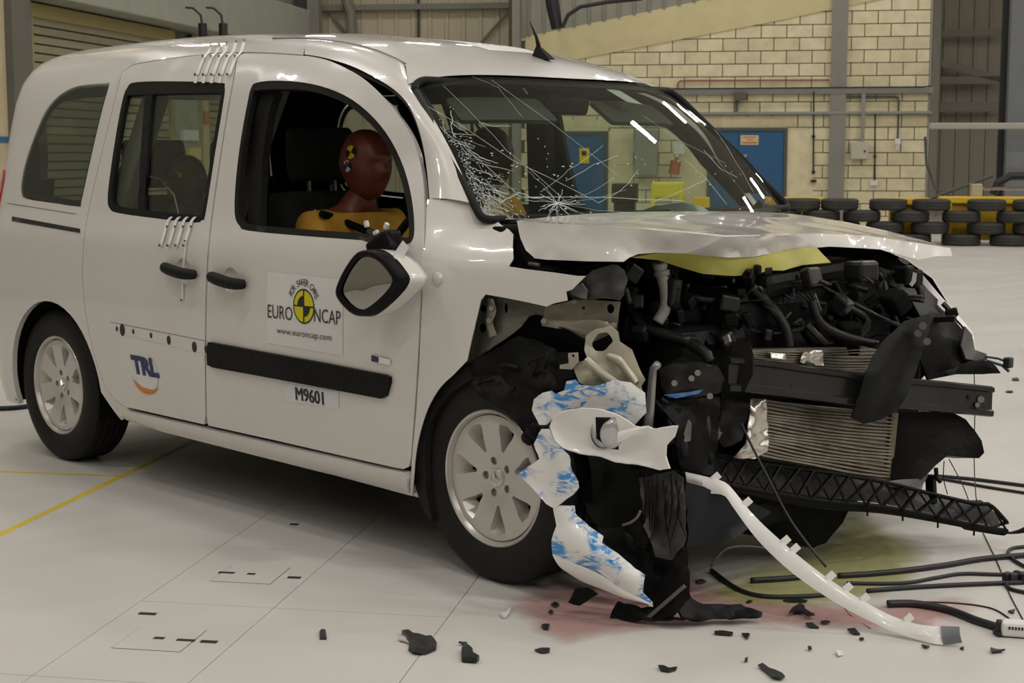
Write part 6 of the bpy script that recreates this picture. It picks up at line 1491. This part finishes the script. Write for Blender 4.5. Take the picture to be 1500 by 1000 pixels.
puddle('washer_spill', (.42, .43, .14), [(1020, 870), (1060, 835), (1130, 815), (1200, 780), (1250, 745), (1310, 770), (1370, 800), (1360, 840), (1330, 870), (1250, 890), (1130, 895)], 'yellow green fluid stain on the floor under the lower grille', 1)
# ---- cables lying to the right
def cable(name, pts, r, m, lab, cat='cable', z=None):
    mb = MB(); P = spline([tuple(PZ(u, v, (zz if zz is not None else r))) for u, v, zz in pts], 6); mb.tube([Vector(p) for p in P], r, 8); return tag(mb.build(name, m, None, True), lab, cat)
cable('floor_cable', [(1228, 843, None), (1300, 838, None), (1380, 828, None), (1440, 818, None), (1510, 812, None)], .009, INK, 'thick black cable lying nearest the grille on the right')
cable('floor_cable', [(1240, 854, None), (1320, 854, None), (1370, 846, None), (1410, 840, None), (1470, 841, None), (1510, 838, None)], .006, INK, 'thin black cable curving below the thick cable')
cable('floor_cable', [(1270, 865, None), (1350, 859, None), (1430, 855, None), (1510, 852, None)], .007, INK, 'straight black cable passing under the clip tabs')
cable('floor_cable', [(1300, 884, None), (1340, 884, None), (1390, 893, None), (1430, 908, None), (1462, 918, None)], .011, INK, 'black cable running into the white connector box')
cable('floor_cable', [(1330, 881, None), (1400, 883, None), (1450, 890, None), (1475, 903, None), (1481, 910, None)], .0025, INK, 'very thin wire arching to the white connector box')
cable('floor_cable', [(1042, 835, None), (1080, 862, None), (1120, 873, None), (1180, 873, None), (1225, 869, None)], .007, INK, 'black hose loop on the green stain')
cable('floor_cable', [(1100, 850, None), (1150, 847, None), (1190, 843, None)], .009, INK, 'short black cable under the white strip')
cable('floor_cable', [(1375, 697, None), (1430, 702, None), (1510, 712, None)], .007, INK, 'upper black cable leaving the frame behind the grille')
cable('floor_cable', [(1375, 700, None), (1440, 712, None), (1510, 723, None)], .006, INK, 'lower black cable leaving the frame behind the grille')
cable('floor_cable', [(1505, 800, None), (1482, 803, None), (1477, 812, None), (1490, 823, None), (1505, 831, None)], .006, INK, 'small black cable loop at the right edge')
cable('floor_cable', [(1473, 854, None), (1480, 862, None), (1505, 868, None)], .006, INK, 'short black tail below the coupling at the right edge')
cable('floor_cable', [(-5, 598, None), (20, 597, None), (45, 594, None)], .012, INK, 'black cable on the floor behind the rear wheel')
mb = MB()
for (u, v) in ((1475, 845), (1484, 846), (1492, 843), (1500, 846)): mb.box(PZ(u, v, .018), (.03, .02, .03), Matrix.Rotation(u, 3, 'Z'), .005)
tag(mb.build('cable_coupling', INK), 'black knotted coupling on the cables at the right edge', 'coupling')
cb_ = empty('connector_box', PZ(1487, 920, 0), 'white connector box with printed label at the right edge', 'connector')
tl = Vector(EA)
mb = MB(); p0, p1 = PZ(1466, 918, .022), PZ(1520, 922, .022); mb.bar(p0, p1, .05, .038, bev=.008); mb.build('housing', WHT, cb_)
dv_ = (p1-p0).normalized(); nrm = Vector((dv_.y, -dv_.x, 0))
if nrm.dot(Vector(CAM)-p0) < 0: nrm = -nrm
mb = MB()
for i in range(7): q = p0+dv_*(.018+.008*i)+nrm*.0255+Vector((0, 0, .006)); mb.bar(q, q+dv_*.005, .001, .008)
mb.build('label_print', INK, cb_); mb = MB(); mb.bar(p0-dv_*.012, p0+dv_*.006, .03, .036, bev=.005); mb.bar(p0-dv_*.012+Vector((0, 0, -.012)), p0+dv_*.004+nrm*.02+Vector((0, 0, -.014)), .02, .012); mb.build('cable_gland', INK, cb_)
# wires hanging from the far corner to the floor
for (pts, lab) in (([(1427, 548, .62), (1428, 600, .62), (1427, 670, .62), (1429, 720, .55), (1432, 740, .55)], 'thin vertical wire in front of the far corner'), ([(1390, 672, .5), (1410, 710, .5), (1420, 736, .5)], 'thin slanting wire beside the vertical wire'), ([(1383, 675, .5), (1382, 700, .5), (1388, 724, .5)], 'short thin wire next to the far duct')):
    MB().tube([PY(*p) for p in spline(pts, 4)], .0018, 5).build('hanging_wire', INK, van)
cable('trailing_wire', [(1440, 780, None), (1457, 815, None), (1467, 838, None), (1478, 868, None), (1500, 910, None)], .002, INK, 'thin wire trailing over the floor below the grille tip', 'wire')
cable('red_wire', [(1222, 860, .10), (1230, 878, .05), (1245, 900, .003), (1275, 920, None)], .0015, mat('red_wire', (.25, .06, .04), .5), 'thin red wire hanging over the white strip', 'wire')
# ---- debris
DEBM = mat('debris_black', (.018, .018, .019), .45, var=.3); WSH = mat('debris_white', (.62, .61, .59), .35)
def shard(pix, lab, m=DEBM, z=.006, t=.005, amp=.006):
    P = [PZ(u, v, z+random.uniform(0, .004)) for u, v in pix]
    o = patch('plastic_shard', P, t, [m, m], None, grid=.02, amp=amp, freq=30, face=(0, 0, 1)); return tag(o, lab, 'fragment', 'broken plastic pieces scattered on the floor')
big = shard([(588, 920), (598, 922), (612, 929), (624, 932), (631, 930), (637, 938), (636, 946), (624, 952), (610, 951), (598, 946), (600, 938)], 'largest curved black plastic shard with a white flake', z=.012, t=.012, amp=.012)
shard([(583, 935), (592, 930), (598, 933), (600, 939), (591, 937)], 'small white flake against the largest black shard', WSH)
shard([(676, 948), (684, 945), (692, 948), (693, 956), (702, 959), (699, 965), (676, 963)], 'chunky black plastic knuckle right of the largest shard', z=.012, t=.012, amp=.008)
shard([(468, 925), (471, 920), (477, 923), (478, 931), (468, 932)], 'tiny black clip left of the largest shard', z=.008, t=.007)
shard([(783, 951), (793, 948), (806, 948), (805, 953), (795, 954)], 'thin black sliver right of the plastic knuckle')
shard([(672, 940), (680, 938), (684, 941), (676, 942)], 'tiny black flake just above the plastic knuckle')
shard([(733, 898), (741, 896), (749, 889), (747, 895), (741, 902), (736, 902)], 'bent white flake near the pink stain', WSH, .008)
shard([(793, 915), (798, 911), (805, 914), (803, 919), (796, 918)], 'black crumb in the near edge of the pink stain')
shard([(807, 884), (813, 881), (819, 884), (814, 888)], 'small black ring piece on the pink stain')
shard([(803, 894), (807, 892), (810, 895), (806, 897)], 'smallest black dot on the pink stain')
shard([(964, 975), (972, 974), (980, 976), (992, 974), (990, 979), (980, 981), (968, 979)], 'curved black chip at the bottom centre')
shard([(1110, 974), (1117, 972), (1127, 978), (1146, 985), (1150, 989), (1145, 994), (1133, 992), (1123, 984)], 'flat long dark plate at the bottom right of centre', t=.003)
shard([(1156, 896), (1163, 888), (1172, 884), (1178, 886), (1182, 893), (1193, 900), (1185, 900), (1174, 894), (1165, 893)], 'fin shaped black shard left of the white strip', z=.014, t=.006)
shard([(1180, 911), (1190, 912), (1200, 917), (1185, 917)], 'flat black tile just below the fin shaped shard')
shard([(1202, 908), (1210, 907), (1216, 910), (1206, 911)], 'small black flake beside the white strip')
shard([(1241, 921), (1252, 920), (1260, 926), (1250, 926)], 'pointed black sliver in front of the white strip')
shard([(1046, 924), (1058, 924), (1074, 925), (1073, 928), (1047, 927)], 'straight black stick below the hanging trim')
shard([(1086, 926), (1098, 927), (1094, 933), (1088, 929)], 'triangular black chip beside the straight stick')
shard([(1091, 964), (1095, 963), (1095, 967), (1091, 967)], 'round black crumb above the flat long plate')
shard([(1183, 946), (1188, 947), (1189, 949), (1184, 949)], 'tiny black sliver between plate and strip')
shard([(1258, 932), (1264, 932), (1265, 935), (1260, 935)], 'small black dot in front of the white strip')
shard([(1224, 953), (1232, 953), (1237, 957), (1228, 960)], 'pale oval chip in front of the white strip', WSH, .003, .002)
shard([(1451, 947), (1463, 949), (1472, 951), (1453, 953)], 'grey wedge beyond the end of the white strip')
shard([(1350, 943), (1362, 944), (1358, 947)], 'thin black scrap under the end of the strip')
shard([(1406, 946), (1412, 945), (1411, 949)], 'tiny black scrap off the end of the strip')
shard([(1476, 894), (1487, 892), (1485, 896)], 'tiny black scrap near the connector box')
shard([(1147, 877), (1160, 876), (1183, 877), (1180, 880), (1155, 880)], 'thin black strip at the edge of the green stain')
shard([(1092, 880), (1097, 878), (1102, 880), (1096, 881)], 'tiny black crumb on the pink stain behind the trim')
shard([(1018, 849), (1028, 847), (1034, 850), (1024, 852)], 'black scrap on the pink stain under the bumper')
for (u, v) in ((1487, 555), (1478, 573)): shard([(u-5, v-1), (u+4, v-1.5), (u+6, v+.6), (u-3, v+.8)], 'small dark scrap on the bare floor %s' % ('upper right' if v < 560 else 'right, below the upper scrap'))
for (u, v) in ((617, 969), (659, 846), (793, 974), (1311-50, 858)): pass
